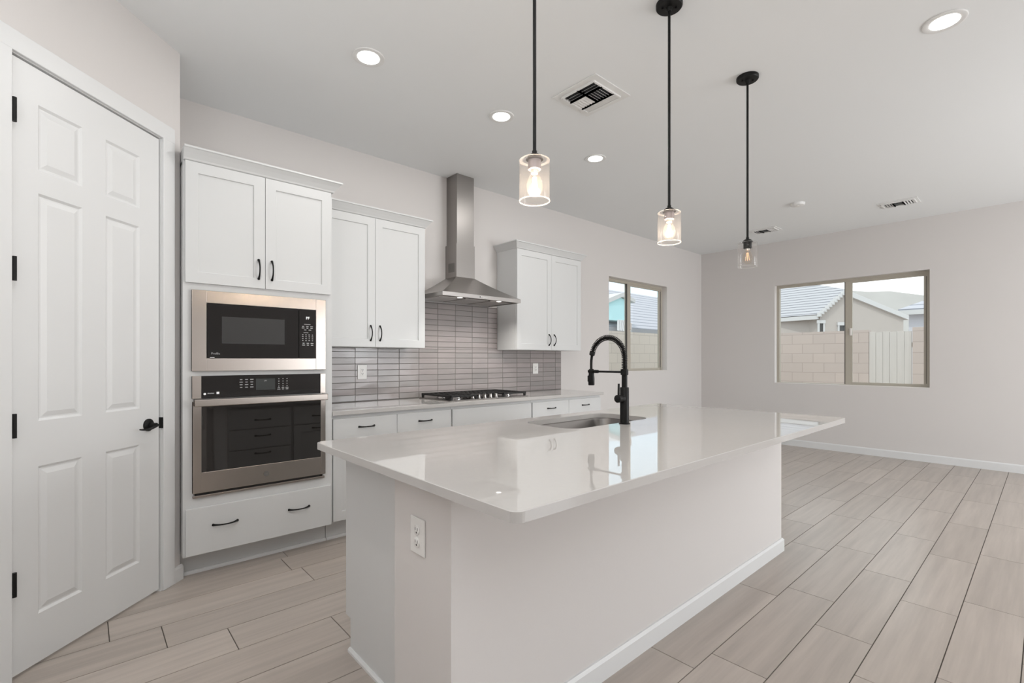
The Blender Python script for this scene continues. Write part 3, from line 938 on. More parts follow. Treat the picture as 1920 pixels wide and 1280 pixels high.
fp = MB(); fp.box(hx0 + 0.02, hx1 - 0.02, hy + 0.02, -0.02, z0 + 0.013, z0 + 0.018)
obj('underside_plate', fp, 'steeldark', hood)
for x in (2.497, 2.950):
    lmp = MB(); lmp.lathe((x, hy + 0.068, z0 + 0.010), [(0.030, 0), (0.030, -0.007), (0.024, -0.008)], 24)
    lo_ = obj('hood_lamp', lmp, 'chrome', hood)
    ln = MB(); ln.cyl((x, hy + 0.068, z0 + 0.0022), 0.024, 0.002, 24)
    tag(obj('lens', ln, 'hoodlens', lo_), 'lit lamp lens')
    light('hood_lamp_light', 'SPOT', (x, hy + 0.068, z0 - 0.004), 13.0, (1, 0.96, 0.90), spot_size=math.radians(140), spot_blend=0.8, shadow_soft_size=0.02)
b = MB(); b.box(c0, c1, cyf, -0.003, zt - 0.002, 2.372, b=0.0015)
ch = obj('lower_chimney', b, 'steel3', hood)
vg = MB()
for i in range(6):
    for j in range(9):
        yy = -0.155 + i * 0.0175; zz = 2.105 + j * 0.0095 + (i % 2) * 0.0047
        vg.box(c0 - 0.0008, c0 + 0.001, yy, yy + 0.012, zz, zz + 0.0055)
tag(obj('vent_grille', vg, 'slot', ch), 'dark perforated vent in chimney side')
obj('upper_chimney', MB().box(c0 + 0.014, c1 - 0.002, cyf + 0.012, -0.003, 2.3715, H - 0.001, b=0.0012), 'steel3', hood)

# ------------------------------------------------------------------ gas cooktop
ck = thing('gas_cooktop', 'stainless gas cooktop with black grates on the tiled-wall counter', 'cooktop', (2.765, -0.30, 0.9145))
kx0, kx1, ky0, ky1 = 2.312, 3.222, -0.556, -0.050
b = MB(); b.box(kx0, kx1, ky0, ky1, 0.9145, 0.924, b=0.004)
obj('top_plate', b, 'cooksteel', ck)
GZ = 0.962
for g_, (xa, xb) in enumerate(((kx0 + 0.016, kx0 + 0.305), (kx0 + 0.311, kx1 - 0.311), (kx1 - 0.305, kx1 - 0.016))):
    b = MB()
    ya, yb = ky0 + 0.018, ky1 - 0.014
    if g_ == 1:
        ya = ky0 + 0.135
    bw = 0.011
    for q in ((xa, xb, ya, ya + bw), (xa, xb, yb - bw, yb), (xa, xa + bw, ya, yb), (xb - bw, xb, ya, yb)):
        b.box(*q, GZ - 0.016, GZ, b=0.002)
    ncross = 6
    for k in range(1, ncross):
        xx = xa + (xb - xa) * k / ncross
        b.box(xx - 0.004, xx + 0.004, ya, yb, GZ - 0.014, GZ - 0.001)
    for k in range(1, 5):
        yy = ya + (yb - ya) * k / 5
        b.box(xa, xb, yy - 0.004, yy + 0.004, GZ - 0.014, GZ - 0.001)
    for x in (xa + 0.002, xb - 0.018):
        for y in (ya + 0.002, yb - 0.018):
            b.add([(x + dx * s_, y + dy * s_, z) for z, s_ in ((0.9235, 1.0), (GZ - 0.012, 1.3)) for dx, dy in ((0, 0), (0.016, 0), (0.016, 0.016), (0, 0.016))],
                  [(0, 1, 2, 3), (4, 7, 6, 5), (0, 4, 5, 1), (1, 5, 6, 2), (2, 6, 7, 3), (3, 7, 4, 0)])
    obj('grate', b, 'iron', ck)
for x, y, r in ((2.47, -0.18, 0.040), (2.47, -0.41, 0.046), (2.767, -0.22, 0.055), (3.065, -0.18, 0.046), (3.065, -0.41, 0.036)):
    b = MB(); b.lathe((x, y, 0.9235), [(r * 1.25, 0), (r * 1.25, 0.004), (r, 0.010), (r, 0.015)], 28, capb=True)
    bn = obj('burner', b, 'chrome', ck)
    b = MB(); b.lathe((x, y, 0.938), [(r * 0.82, 0), (r * 0.82, 0.006), (r * 0.7, 0.008)], 28, capb=True)
    tag(obj('burner_cap', b, 'iron', bn), 'black burner cap')
for k in range(5):
    x = 2.590 + 0.067 * k
    b = MB(); b.lathe((x, ky0 + 0.058, 0.9235), [(0.024, 0), (0.024, 0.004), (0.0195, 0.006), (0.0175, 0.030), (0.015, 0.032)], 24, capb=True)
    b.box(x - 0.0045, x + 0.0045, ky0 + 0.040, ky0 + 0.076, 0.950, 0.961, b=0.002)
    obj('knob', b, 'cooksteel', ck)

# ------------------------------------------------------------------ island
ix0, ix1, iy0, iy1 = 0.753, 3.497, -3.089, -1.793
isl = thing('kitchen_island', 'white kitchen island base with painted knee wall and cabinets', 'island', (2.1, -2.3, 0))
PX0, PX1, PY0, PY1 = 0.8185, 3.468, -2.731, -2.384
obj('knee_wall', MB().box(PX0, PX1, PY0, PY1, 0.0, 0.884), 'wall', isl)
CX0, CX1, CYF = 0.872, 3.44, -1.838
b = MB()
b.prism([(CX0, PY1, 0), (CX0, -1.886, 0), (CX0, -1.886, 0.143), (CX0, CYF, 0.143), (CX0, CYF, 0.884), (CX0, PY1, 0.884)], (0.018, 0, 0))
obj('end_panel', b, 'cab', isl)
b = MB(); b.box(CX0 + 0.018, 1.83, CYF - 0.02, CYF, 0.143, 0.884); b.box(CX0 + 0.018, CX1, PY1, PY1 + 0.012, 0.143, 0.884)
b.box(CX0 + 0.018, CX1, PY1, CYF - 0.02, 0.143, 0.158); b.box(CX1 - 0.018, CX1, PY1, CYF, 0.143, 0.884)
b.box(1.83, CX1, CYF - 0.02, CYF, 0.143, 0.168); b.box(1.83, CX1, CYF - 0.02, CYF, 0.86, 0.884)
obj('carcass', b, 'cabframe', isl)
obj('toe_kick', MB().box(CX0 + 0.018, CX1, -1.90, -1.886, 0, 0.143), 'cabframe', isl)
fr = front(CYF, +1)
for z0_, z1_, hz in ((0.700, 0.858, 0.768), (0.532, 0.692, 0.636), (0.150, 0.524, 0.490)):
    d = obj('drawer', slab_front(MB(), 0.880, 1.354, z0_, z1_, fr), 'cab', isl)
    pull((1.130, CYF + 0.02, hz), (1, 0, 0), (0, 1, 0), parent=d)
d = obj('drawer', slab_front(MB(), 1.380, 1.815, 0.700, 0.858, fr), 'cab', isl)
pull((1.597, CYF + 0.02, 0.768), (1, 0, 0), (0, 1, 0), parent=d)
d = weld(obj('cabinet_door', shaker(MB(), 1.380, 1.815, 0.150, 0.692, fr), 'cab', isl))
pull((1.597, CYF + 0.02, 0.660), (1, 0, 0), (0, 1, 0), parent=d)
obj('false_front', slab_front(MB(), 1.835, 2.735, 0.700, 0.858, fr), 'cab', isl)
for a, c, hx in ((1.835, 2.283, 2.243), (2.287, 2.735, 2.327)):
    d = weld(obj('cabinet_door', shaker(MB(), a, c, 0.150, 0.692, fr), 'cab', isl))
    pull((hx, CYF + 0.02, 0.60), (0, 0, 1), (0, 1, 0), parent=d)
d = weld(obj('cabinet_door', shaker(MB(), 2.755, 3.43, 0.150, 0.858, fr), 'cab', isl))
pull((2.80, CYF + 0.02, 0.70), (0, 0, 1), (0, 1, 0), parent=d)
# skirting on the knee wall, shoe along the end panel
hb, tb = 0.085, 0.014
b = MB()
def skirt_loop(h, t):
    return [Vector((PX0 - t, PY1, h)), Vector((PX0 - t, PY0 - t, h)), Vector((PX1 + t, PY0 - t, h)), Vector((PX1 + t, PY1, h))]
levels = [skirt_loop(0, tb), skirt_loop(hb - 0.012, tb), skirt_loop(hb - 0.004, tb * 0.6), skirt_loop(hb, tb * 0.45), skirt_loop(hb, 0.0)]
for r0, r1 in zip(levels, levels[1:]):
    for k in range(3):
        b.quad(r0[k], r0[k + 1], r1[k + 1], r1[k])
obj('skirting', b, 'trim', isl, fix=False)
b = MB(); b.prism([(CX0, -1.884, 0), (CX0 - 0.012, -1.884, 0), (CX0 - 0.012, -1.884, 0.011), (CX0 - 0.006, -1.884, 0.018), (CX0, -1.884, 0.018)], (0, PY1 + 1.884, 0))
obj('shoe_molding', b, 'trim', isl)

# island worktop with a rounded sink cut-out
SX0, SX1, SY0, SY1 = 1.862, 2.602, -2.300, -1.912
def slab_hole(outer, inner, z0, z1, bev):
    bm = bmesh.new()
    def loop(pts, z):
        return [bm.verts.new((p.x, p.y, z)) for p in pts]
    def shrink(pts, cx_, cy_, d, sx, sy):
        out = []
        for p in pts:
            vx, vy = p.x - cx_, p.y - cy_
            out.append(Vector((cx_ + vx * (1 - d / sx), cy_ + vy * (1 - d / sy), 0)))
        return out
    ocx, ocy = (ix0 + ix1) / 2, (iy0 + iy1) / 2
    osx, osy = (ix1 - ix0) / 2, (iy1 - iy0) / 2
    oi = shrink(outer, ocx, ocy, bev, osx, osy)
    o_tb = loop(oi, z1); o_t = loop(outer, z1 - bev); o_b = loop(outer, z0)
    i_t = loop(inner, z1); i_b = loop(inner, z0)
    def strip(a, b_):
        n = len(a)
        for k in range(n):
            bm.faces.new((a[k], a[(k + 1) % n], b_[(k + 1) % n], b_[k]))
    strip(o_tb, o_t); strip(o_t, o_b); strip(i_b, i_t)
    for A, B in ((o_tb, i_t), (o_b, i_b)):
        es = [bm.edges.get((A[k], A[(k + 1) % len(A)])) or bm.edges.new((A[k], A[(k + 1) % len(A)])) for k in range(len(A))]
        es += [bm.edges.get((B[k], B[(k + 1) % len(B)])) or bm.edges.new((B[k], B[(k + 1) % len(B)])) for k in range(len(B))]
        bmesh.ops.triangle_fill(bm, edges=es, use_beauty=True)
    bmesh.ops.recalc_face_normals(bm, faces=bm.faces[:])
    bm.verts.index_update()
    mb = MB(); mb.add([v.co.copy() for v in bm.verts], [[v.index for v in f.verts] for f in bm.faces])
    bm.free()
    return mb
outer = rr_loop(ix0, ix1, iy0, iy1, 0.030, 0)
inner = rr_loop(SX0, SX1, SY0, SY1, 0.095, 0, 10)
tag(obj('island_countertop', slab_hole(outer, inner, 0.885, 0.914, 0.002), 'quartz', fix=False),
    'large polished pale quartz top of the island with the sink cut-out', 'countertop')
# undermount sink
b = MB()
lps = [rr_loop(SX0 - 0.022, SX1 + 0.022, SY0 - 0.0, SY1 + 0.022, 0.10, 0.8835, 10),
       rr_loop(SX0 - 0.004, SX1 + 0.004, SY0 + 0.0, SY1 + 0.004, 0.095, 0.8835, 10),
       rr_loop(SX0 + 0.000, SX1 - 0.000, SY0 + 0.002, SY1 - 0.000, 0.092, 0.875, 10),
       rr_loop(SX0 + 0.012, SX1 - 0.012, SY0 + 0.012, SY1 - 0.012, 0.085, 0.715, 10),
       rr_loop(SX0 + 0.030, SX1 - 0.030, SY0 + 0.030, SY1 - 0.030, 0.070, 0.690, 10),
       rr_loop(SX0 + 0.20, SX1 - 0.20, SY0 + 0.15, SY1 - 0.15, 0.02, 0.684, 10)]
n = len(lps[0])
vv = [p for l in lps for p in l]
ff = [(i * n + k, i * n + (k + 1) % n, (i + 1) * n + (k + 1) % n, (i + 1) * n + k) for i in range(len(lps) - 1) for k in range(n)]
ff.append(tuple((len(lps) - 1) * n + k for k in range(n)))
b.add(vv, ff, 0, True)
snk = thing('kitchen_sink', 'stainless undermount sink set in the island top', 'sink', (2.232, -2.106, 0.684))
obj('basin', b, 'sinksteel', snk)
b = MB(); b.lathe((2.232, -2.106, 0.6845), [(0.045, 0), (0.043, 0.003), (0.030, 0.002), (0.026, -0.004), (0.004, -0.004)], 24)
obj('drain', b, 'chrome', snk)

# faucet
fx, fy, fz = 2.245, -2.346, 0.9145
fc = thing('kitchen_faucet', 'matte black spring-neck pull-down faucet on the island', 'faucet', (fx, fy, fz))
b = MB(); b.lathe((fx, fy, fz), [(0.030, 0), (0.030, 0.005), (0.0245, 0.007), (0.0245, 0.200), (0.0225, 0.203)], 32, capa=True, capb=True)
obj('body', b, 'black', fc)
b = MB(); b.lathe((fx, fy, fz), [(0.0155, 0.200), (0.0155, 0.270), (0.021, 0.272), (0.021, 0.302), (0.014, 0.304)], 28, capa=True, capb=True)
obj('neck_collar', b, 'black', fc)
b = MB(); b.lathe((fx - 0.018, fy, fz + 0.142), [(0.0215, 0), (0.0215, 0.018), (0.0205, 0.019), (0.0215, 0.020), (0.0215, 0.048), (0.019, 0.050)], 26, (-1, 0, 0), capb=True)
hd_ = obj('handle', b, 'black', fc)
b = MB(); b.tube([(fx - 0.055, fy, fz + 0.155), (fx - 0.056, fy - 0.002, fz + 0.225)], [0.0062, 0.0055], 10)
obj('lever', b, 'black', hd_)
RA = 0.1145
arc = [Vector((fx, fy, fz + 0.300 + 0.068 * k / 6)) for k in range(7)]
acz = fz + 0.368
for k in range(1, 25):
    a = math.radians(168 * k / 24)
    arc.append(Vector((fx, fy + RA - RA * math.cos(a), acz + RA * math.sin(a))))
endp = arc[-1]
hose = arc + [endp + (Vector((fx, fy + 0.233, fz + 0.290)) - endp) * u + Vector((0, 0.004 * math.sin(u * math.pi), 0)) for u in (0.2, 0.4, 0.6, 0.8, 1.0)]
b = MB(); b.tube(hose, 0.0078, 12)
obj('hose', b, 'black', fc)
# spring: helix round the arc
cum = [0.0]
for p, q in zip(arc, arc[1:]):
    cum.append(cum[-1] + (q - p).length)
L = cum[-1]; turns = 44; per = 12
def along(s):
    for i in range(len(cum) - 1):
        if s <= cum[i + 1] + 1e-9:
            u = (s - cum[i]) / (cum[i + 1] - cum[i])
            return arc[i].lerp(arc[i + 1], u), (arc[min(i + 2, len(arc) - 1)] - arc[max(i - 1, 0)]).normalized()
    return arc[-1], (arc[-1] - arc[-2]).normalized()
hel = []
for k in range(turns * per + 1):
    p, d = along(L * k / (turns * per))
    s = Vector((1, 0, 0)); t_ = d.cross(s).normalized()
    a = 2 * math.pi * k / per
    hel.append(p + s * math.cos(a) * 0.0146 + t_ * math.sin(a) * 0.0146)
b = MB(); b.tube(hel, 0.0021, 6)
obj('spring', b, 'black', fc)
dd = (arc[-1] - arc[-2]).normalized()
b = MB(); b.lathe(endp - dd * 0.012, [(0.0150, 0), (0.0165, 0.002), (0.0165, 0.020), (0.012, 0.024)], 22, dd, capa=True, capb=True)
obj('cuff', b, 'black', fc)
hy_ = fy + 0.233
b = MB(); b.lathe((fx, hy_, fz + 0.205), [(0.0165, 0), (0.0185, 0.003), (0.0185, 0.040), (0.0165, 0.060), (0.0165, 0.088), (0.0125, 0.096)], 26, capa=True, capb=True)
b.box(fx - 0.006, fx + 0.006, hy_ + 0.014, hy_ + 0.026, fz + 0.225, fz + 0.262, b=0.003)
obj('spray_head', b, 'black', fc)
b = MB(); b.tube([(fx, fy + 0.015, fz + 0.287), (fx, hy_ - 0.028, fz + 0.287)], 0.0058, 12)
b.tube([(fx, hy_ - 0.050, fz + 0.287), (fx, hy_ - 0.024, fz + 0.287)], 0.0098, 14)
b.lathe((fx, hy_, fz + 0.279), [(0.0175, 0), (0.0215, 0.001), (0.0215, 0.015), (0.0175, 0.016)], 24)
obj('docking_arm', b, 'black', fc)

outlet('white duplex outlet on the end of the kitchen island', (0.8183, -2.546, 0.697), (0, -1, 0), (-1, 0, 0), 0.086, 0.118)

# ------------------------------------------------------------------ pendants
def pendant(x, label, lit, power):
    y = -2.66
    t = thing('pendant_light', label, 'pendant light', (x, y, 1.86), group='pendant lights over the island')
    b = MB(); b.lathe((x, y, H), [(0.064, -0.0005), (0.064, -0.016), (0.060, -0.021), (0.016, -0.022), (0.011, -0.040), (0.0075, -0.041)], 36, capa=True)
    for a in (2.3, -0.84):
        b.cyl((x + 0.032 * math.cos(a), y + 0.032 * math.sin(a), H - 0.0285), 0.006, 0.008, 12)
    obj('ceiling_canopy', b, 'black', t)
    b = MB(); b.tube([(x, y, H - 0.03), (x, y, 2.025)], 0.0066, 12)
    obj('rod', b, 'black', t)
    b = MB(); b.lathe((x, y, 2.004), [(0.032, 0), (0.031, 0.004), (0.026, 0.012), (0.017, 0.019), (0.009, 0.021), (0.009, 0.032), (0.0066, 0.033)], 30, capa=True)
    b.cyl((x + 0.010, y, 2.027), 0.004, 0.010, 10, (1, 0, 0))
    obj('cap', b, 'black', t)
    b = MB(); b.lathe((x, y, 2.002), [(0.024, 0), (0.024, -0.034), (0.021, -0.036)], 28, capa=True, capb=True)
    obj('socket', b, 'socket' if lit else 'black', t)  # lit pendants get a lighter socket colour, painting in the bulb's glow
    b = MB()
    ro, ri = 0.0565, 0.0545
    prof = [(0.026, 2.003), (ro - 0.006, 2.003), (ro - 0.0015, 2.001), (ro, 1.997), (ro, 1.853), ((ro + ri) / 2, 1.851), (ri, 1.853), (ri, 1.995), (ri - 0.004, 1.9985), (0.026, 1.9995)]
    b.lathe((x, y, 0), prof, 48)
    obj('glass_shade', b, 'shade' if lit else 'shadeclear', t)
    b = MB(); b.lathe((x, y, 0), [(ro + 0.0004, 1.8545), (ro + 0.0004, 1.8508), (ri - 0.0004, 1.8508), (ri - 0.0004, 1.8545), (ro + 0.0004, 1.8545)], 48)
    obj('glass_rim', b, 'rim' if lit else 'rimclear', t)
    b = MB(); b.lathe((x, y, 0), [(ro + 0.0004, 2.0005), (ro - 0.004, 2.0035), (ro - 0.012, 2.0036), (ro - 0.012, 2.0028)], 48)
    obj('glass_shoulder', b, 'rim' if lit else 'rimclear', t)  # extra hazed ring painting the bright upper edge
    b = MB()
    b.lathe((x, y, 0), [(0.0132, 1.968), (0.0140, 1.955), (0.0190, 1.942), (0.0275, 1.922), (0.0300, 1.907), (0.0290, 1.894), (0.0235, 1.880), (0.0120, 1.8715), (0.0005, 1.870)], 32)
    bl = obj('bulb', b, 'bulb', t)
    b = MB()
    for k in range(4):
        a = math.pi / 2 * k + 0.4
        r0, r1 = 0.004, 0.011
        b.tube([(x + r0 * math.cos(a), y + r0 * math.sin(a), 1.940), (x + r1 * math.cos(a), y + r1 * math.sin(a), 1.892)], 0.0024 if lit else 0.0012, 8)
    tag(obj('filament', b, 'filament' if lit else 'filamentdim', bl), 'glowing filament' if lit else 'barely glowing filament')
    b = MB(); b.lathe((x, y, 0), [(0.0125, 1.967), (0.0125, 1.953), (0.008, 1.950)], 20, capb=True)
    tag(obj('bulb_base', b, 'chrome' if not lit else 'plastic', bl), 'bulb base')
    if power:
        light('pendant_bulb_light', 'POINT', (x, y, 1.906), power, (1, 0.86, 0.70), shadow_soft_size=0.022)
pendant(1.236, 'lit clear glass pendant nearest the camera, with its rod leaving the top edge', True, 4.0)
pendant(2.174, 'lit clear glass pendant in the middle of the row over the island', True, 4.0)
pendant(3.105, 'unlit-looking clear glass pendant farthest along the island, nearest the far wall', False, 0)

# ------------------------------------------------------------------ recessed lights
CANS = [(1.247, -1.265, 'round recessed light in ceiling nearest the tall oven cabinet'),
        (2.271, -1.263, 'round recessed light in ceiling in front of the range hood chimney'),
        (3.363, -1.259, 'round recessed light in ceiling above the wall cabinet nearest the window'),
        (3.361, -3.555, 'round recessed light in ceiling on living side, beyond the pendants')]
for x, y, lab in CANS:
    t = thing('recessed_light', lab, 'ceiling light', (x, y, H - 0.012), group='recessed ceiling lights')
    b = MB(); b.lathe((x, y, H), [(0.092, -0.0005), (0.090, -0.006), (0.080, -0.009), (0.062, -0.004), (0.060, -0.0008)], 40)
    obj('trim_ring', b, 'vent', t)
    b = MB(); b.cyl((x, y, H - 0.006), 0.0605, 0.004, 40)
    tag(obj('lens', b, 'lens', t), 'bright glowing lens')
for x, y in [(c[0], c[1]) for c in CANS] + [(1.25, -3.555), (1.25, -5.9), (3.36, -5.9), (5.6, -5.9)]:  # extra positions are lamps added out of view for ambient fill
    light('recessed_lamp_light', 'AREA', (x, y, H - 0.016), 5.0 if y > -3.6 else 3.0, (1.0, 0.985, 0.96), shape='DISK', size=0.115)

light('hall_lamp_light', 'AREA', (0.05, -2.55, H - 0.016), 8.5, (1.0, 0.985, 0.96), shape='DISK', size=0.115)  # lamp added out of view to brighten the kitchen aisle, no fixture

# ------------------------------------------------------------------ air vents
def slats(mb, u0, u1, v0, v1, n, runs_u, tilt, fr, frac=0.48):
    """n louvre blades; runs_u: blades run along u; tilt sign sets which way they face."""
    w = ((v1 - v0) if runs_u else (u1 - u0)) / n
    for k in range(n):
        c = (v0 if runs_u else u0) + w * (k + 0.5)
        h = w * frac; dz = w * 0.40 if frac > 0.4 else w * 0.30
        a, b_ = (c - h, c + h)
        za, zb = (-0.003, -0.003 + dz) if tilt < 0 else (-0.003 + dz, -0.003)
        th = 0.0014
        if runs_u:
            P = [(u0, a, za), (u1, a, za), (u1, b_, zb), (u0, b_, zb)]
        else:
            P = [(a, v0, za), (a, v1, za), (b_, v1, zb), (b_, v0, zb)]
        Q = [(p[0], p[1], p[2] + th) for p in P]
        mb.add([fr(Vector(p)) for p in P + Q], [(0, 1, 2, 3), (4, 7, 6, 5), (0, 4, 5, 1), (1, 5, 6, 2), (2, 6, 7, 3), (3, 7, 4, 0)])

def air_vent(label, x, y, fw, fh, zones):
    t = thing('air_vent', label, 'air vent', (x, y, H - 0.012), group='ceiling air vents')
    fr = lambda p: Vector((x + p.x, y + p.y, H - 0.0125 + p.z))
    iw, ih = max(z_[1] for z_ in zones), max(z_[3] for z_ in zones)
    b = MB()
    for q in ((-fw, -iw, -fh, fh), (iw, fw, -fh, fh), (-iw, iw, -fh, -ih), (-iw, iw, ih, fh)):
        b.box(q[0], q[1], q[2], q[3], 0.006, 0.012, fr=fr)
    for u0, u1, v0, v1, n_, ru, ti in [z_[:7] for z_ in zones]:
        for q in ((u0 - 0.006, u0 + 0.006, v0, v1), (u1 - 0.006, u1 + 0.006, v0, v1), (u0, u1, v0 - 0.006, v0 + 0.006), (u0, u1, v1 - 0.006, v1 + 0.006)):
            b.box(q[0], q[1], q[2], q[3], -0.0045, 0.0115, fr=fr)
    obj('vent_frame', b, 'vent', t)
    obj('duct_opening', MB().box(-iw, iw, -ih, ih, 0.0105, 0.0122, fr=fr), 'duct', t)
    b = MB()
    for z_ in zones:
        slats(b, *z_[:7], fr, frac=z_[7] if len(z_) > 7 else 0.48)
    obj('louvers', b, 'vent', t)
    return t
air_vent('square ceiling air vent above the island, between the near and middle pendants', 2.545, -1.868, 0.185, 0.185,
         [(-0.140, -0.055, -0.135, 0.0, 3, False, -1, 0.2), (-0.140, -0.055, 0.0, 0.135, 3, False, -1, 0.2),
          (-0.055, 0.068, -0.135, 0.0, 6, True, -1, 0.2), (-0.055, 0.068, 0.0, 0.135, 6, True, 1),
          (0.068, 0.140, -0.135, 0.135, 4, False, 1)])
air_vent('small ceiling air vent above the wide far-wall window', 6.870, -2.790, 0.125, 0.175,
         [(-0.09, 0.09, -0.143, -0.045, 4, True, 1, 0.22), (-0.09, 0.09, -0.045, 0.045, 5, False, -1, 0.36), (-0.09, 0.09, 0.045, 0.143, 4, True, -1)])
air_vent('small ceiling air vent beside the farthest pendant rod, near the far corner', 6.960, -1.330, 0.125, 0.175,
         [(-0.09, 0.09, -0.143, -0.045, 4, True, 1, 0.22), (-0.09, 0.09, -0.045, 0.045, 5, False, -1, 0.36), (-0.09, 0.09, 0.045, 0.143, 4, True, -1)])
sd = thing('smoke_detector', 'round white smoke detector disc on the ceiling near the far wall', 'smoke detector', (6.04, -2.02, H - 0.03))
b = MB(); b.lathe((6.04, -2.02, H), [(0.075, -0.0005), (0.075, -0.012), (0.068, -0.026), (0.055, -0.030)], 36, capa=True, capb=True)
obj('housing', b, 'vent', sd)
b = MB(); b.lathe((6.04, -2.02, H - 0.030), [(0.020, 0.0005), (0.020, -0.003), (0.017, -0.004)], 24, capb=True)
obj('test_button', b, 'plastic', sd)

# ------------------------------------------------------------------ outside
struct('ground', MB().box(-20, 220, -60, 120, -0.25, -0.12), 'ground')
b = MB(); b.box(11.5, 11.7, -1.56, 6.0, -0.15, 1.85)
tag(obj('block_wall', b, 'blockx'), 'tan block garden wall seen through left half of far-wall window', 'garden wall')
b = MB(); b.box(11.5, 11.7, -9.0, -2.23, -0.15, 1.87)
tag(obj('block_wall', b, 'blockx'), 'tan block garden wall right of the pale board gate', 'garden wall')
b = MB(); b.box(-4.0, 11.49, 2.0, 2.2, -0.15, 1.853)
tag(obj('block_wall', b, 'blocky'), 'cream block garden wall seen through window behind the faucet', 'garden wall')
gt = thing('yard_gate', 'pale vertical-board gate between the block walls outside far-wall window', 'gate', (11.55, -1.9, -0.12))
for k in range(6):
    ya = -2.215 + k * 0.109
    obj('board', MB().box(11.52, 11.545, ya, ya + 0.104, -0.08, 1.80 + 0.012 * (k % 2)), 'gatewood', gt)
b = MB(); b.box(11.545, 11.58, -2.22, -1.57, 0.25, 0.34); b.box(11.545, 11.58, -2.22, -1.57, 1.5, 1.59)
obj('rail', b, 'gatewood', gt)

# neighbour house beyond the far-wall window
EV = Vector((17.43, 1.005, 2.70)); PK = Vector((18.23, 0.457, 3.505)); RR = Vector((20.09, -0.823, 2.70))
gdir = (RR - EV).normalized(); gn = Vector((gdir.y, -gdir.x, 0))       # gn points away from the gable towards the viewer side
if gn.dot(Vector((CAM[0], CAM[1], 0)) - EV) < 0: gn = -gn
hs = thing('neighbor_house', 'tan stucco house with grey tile roof and gable outside far-wall window', 'house', (19.5, 1.5, -0.12))
b = MB()
bot = -0.12
inn = EV + gdir * 0.10
gp = [Vector((inn.x, inn.y, bot)), Vector((RR.x, RR.y, bot)) - gdir * 0.12, RR - gdir * 0.12 + Vector((0, 0, 0.03)), PK - Vector((0, 0, 0.04)), inn + Vector((0, 0, 0.06))]
b.prism(gp, -gn * 6.0)
ed = Vector((0.19, 0.98, 0)).normalized()
lw = [Vector((inn.x, inn.y, bot)) - gn * 0.05, Vector((inn.x, inn.y, 2.62)) - gn * 0.05]
wl = inn + Vector((0.25, 0.0, 0))
b.box(wl.x, wl.x + 4, wl.y, wl.y + 3.4, bot, 2.60)
obj('house_wall', b, 'stucco', hs)
T_ = EV + (PK - EV) * 2.0 + ed * 3.0
roof = [EV, PK, T_, EV + (PK - EV) * 2.0 + ed * 4.2, EV + ed * 4.2]
b = MB(); b.prism([p + gn * 0.05 for p in roof], (0.10, 0.0, 0.02))
obj('roof', b, 'rooftile', hs)
b = MB()
b.prism([PK + gn * 0.08, RR + gn * 0.08, RR + gn * 0.08 - Vector((0, 0, 0.14)), PK + gn * 0.08 - Vector((0, 0, 0.17))], -gn * 0.3)
b.prism([EV + gn * 0.06 - Vector((0, 0, 0.02)), EV + ed * 4.2 - Vector((0, 0, 0.02)), EV + ed * 4.2 - Vector((0, 0, 0.15)), EV + gn * 0.06 - Vector((0, 0, 0.15))], (0.05, 0, 0))
obj('fascia', b, 'fascia', hs)
b = MB()
for k in range(11):
    p = EV.lerp(PK, k / 10.5) + gn * 0.10
    b.box(p.x - 0.03, p.x + 0.09, p.y - 0.05, p.y + 0.05, p.z - 0.075, p.z + 0.05)
obj('rake_tiles', b, 'fascia', hs)
def gable_window(u0, u1, z0_, z1_):
    f = lambda p: EV + gdir * p.x + gn * p.y + Vector((0, 0, p.z - EV.z))
    w = MB(); t = 0.05
    w.box(u0, u0 + t, 0.0, 0.04, z0_, z1_, fr=f); w.box(u1 - t, u1, 0.0, 0.04, z0_, z1_, fr=f)
    w.box(u0 - 0.02, u1 + 0.02, 0.0, 0.05, z1_, z1_ + 0.10, fr=f); w.box(u0, u1, 0.0, 0.04, z0_, z0_ + t, fr=f)
    w = obj('house_window', w, 'fascia', hs)
    g_ = MB(); g_.box(u0 + t, u1 - t, 0.0, 0.015, z0_ + t, z1_, fr=f)
    tag(obj('pane', g_, 'mwwindow', w), 'dark house window pane')
gable_window(0.02, 0.25, 1.75, 2.42)
gable_window(0.72, 1.00, 1.75, 2.36)
hs2 = thing('neighbor_house', 'pale house with grey roof behind gate, at right edge of far-wall window', 'house', (25.0, -1.5, -0.12))
obj('house_wall', MB().box(23.1, 29, -4.5, -0.42, bot, 3.02), 'stucco2', hs2)
b = MB(); b.prism([(22.85, -0.15, 3.05), (22.85, -4.8, 3.05), (25.3, -4.8, 3.95), (24.4, -1.1, 3.62)], (0.0, 0, 0.10))
obj('roof', b, 'rooftile2', hs2)
obj('fascia', MB().box(22.80, 22.86, -4.8, -0.15, 2.93, 3.10), 'fascia', hs2)
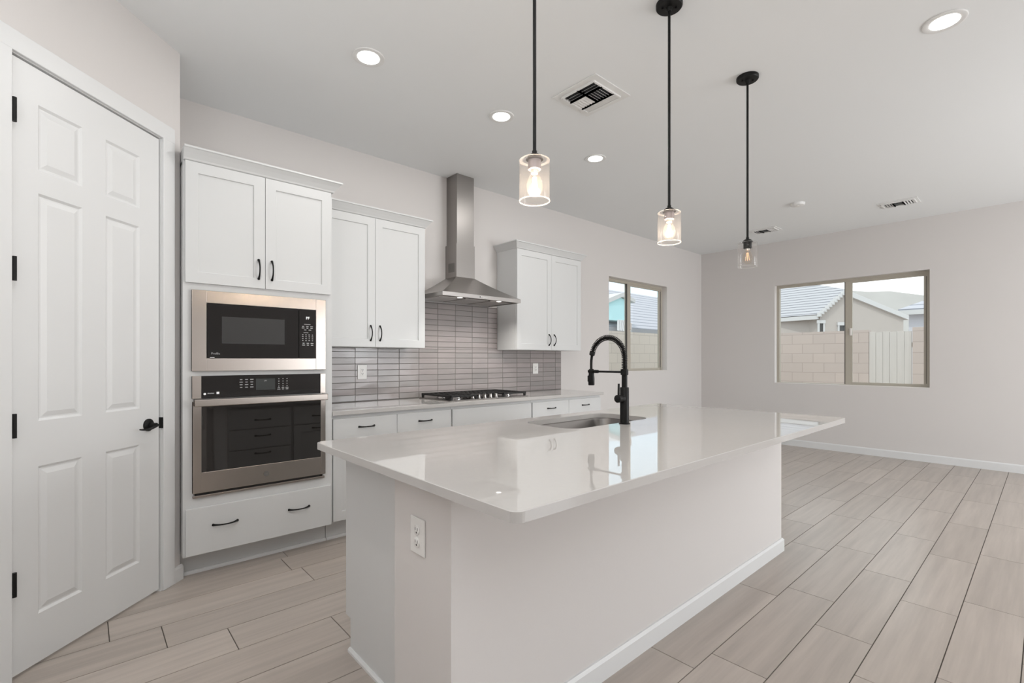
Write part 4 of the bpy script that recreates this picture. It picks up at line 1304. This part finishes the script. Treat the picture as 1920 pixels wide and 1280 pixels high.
# neighbour house beyond the kitchen-side window
hc = thing('neighbor_house', 'house with long grey tile roof outside window behind the faucet', 'house', (22.0, 11.0, -0.12))
obj('house_wall', MB().box(12.0, 36, 9.55, 14.0, bot, 2.62), 'stucco', hc)
b = MB(); b.prism([(11.5, 9.2, 2.70), (36.5, 9.2, 2.70), (36.5, 13.2, 5.25), (11.5, 13.2, 5.25)], (0, 0.04, 0.10))
obj('roof', b, 'rooftile2', hc)
obj('fascia', MB().box(11.5, 36.5, 9.14, 9.20, 2.55, 2.74), 'fasciadark', hc)
b = MB(); b.prism([(17.15, 9.0, 3.02), (18.85, 9.0, 3.02), (18.95, 9.0, 3.92), (18.13, 9.0, 4.08), (17.25, 9.0, 3.78)], (0, 1.6, 0))
tag(obj('dormer', b, 'cyan', hc), 'pale blue gable front')
b = MB()
b.prism([(17.10, 8.85, 3.74), (18.13, 8.85, 4.10), (18.13, 8.85, 4.28), (17.05, 8.85, 3.92)], (0, 1.8, 0))
b.prism([(18.13, 8.85, 4.10), (19.10, 8.85, 3.90), (19.10, 8.85, 4.06), (18.13, 8.85, 4.28)], (0, 1.8, 0))
obj('dormer_roof', b, 'fascia', hc)
b = MB()
for k in range(6):
    u = k / 5
    xa, xb = 17.95 + 0.62 * u, 17.74 + 0.92 * u
    b.prism([(xa - 0.035, 8.96, 3.05), (xa + 0.035, 8.96, 3.05), (xb + 0.055, 8.80, 2.55), (xb - 0.055, 8.80, 2.55)], (0, 0.05, 0.02))
obj('ribbed_tiles', b, 'fascia', hc)
# bare hill on the horizon
b = MB()
hp = [(130, 60, 4), (136, 46, 13), (142, 30, 18.6), (146, 26, 18.1), (150, 22.5, 18.3), (154, 18, 17.4), (158, 14, 16.6), (166, 4, 14), (172, -10, 11), (176, -30, 3)]
n = len(hp)
vv = []
for x, y, z in hp:
    d = Vector((x, y - CAM[1], 0)).normalized()
    for t_, h_ in ((-25, -0.2), (-12, 0.55), (0, 1.0), (14, 0.6), (30, -0.1)):
        vv.append((x + d.x * t_, y + d.y * t_, z * h_ if h_ > 0 else -0.3))
ff = [(i * 5 + k, i * 5 + k + 1, (i + 1) * 5 + k + 1, (i + 1) * 5 + k) for i in range(n - 1) for k in range(4)]
b.add(vv, ff, 0, True)
tag(obj('hills', b, 'hill'), 'pale bare hill on the horizon beyond the houses', 'hill', kind='structure')
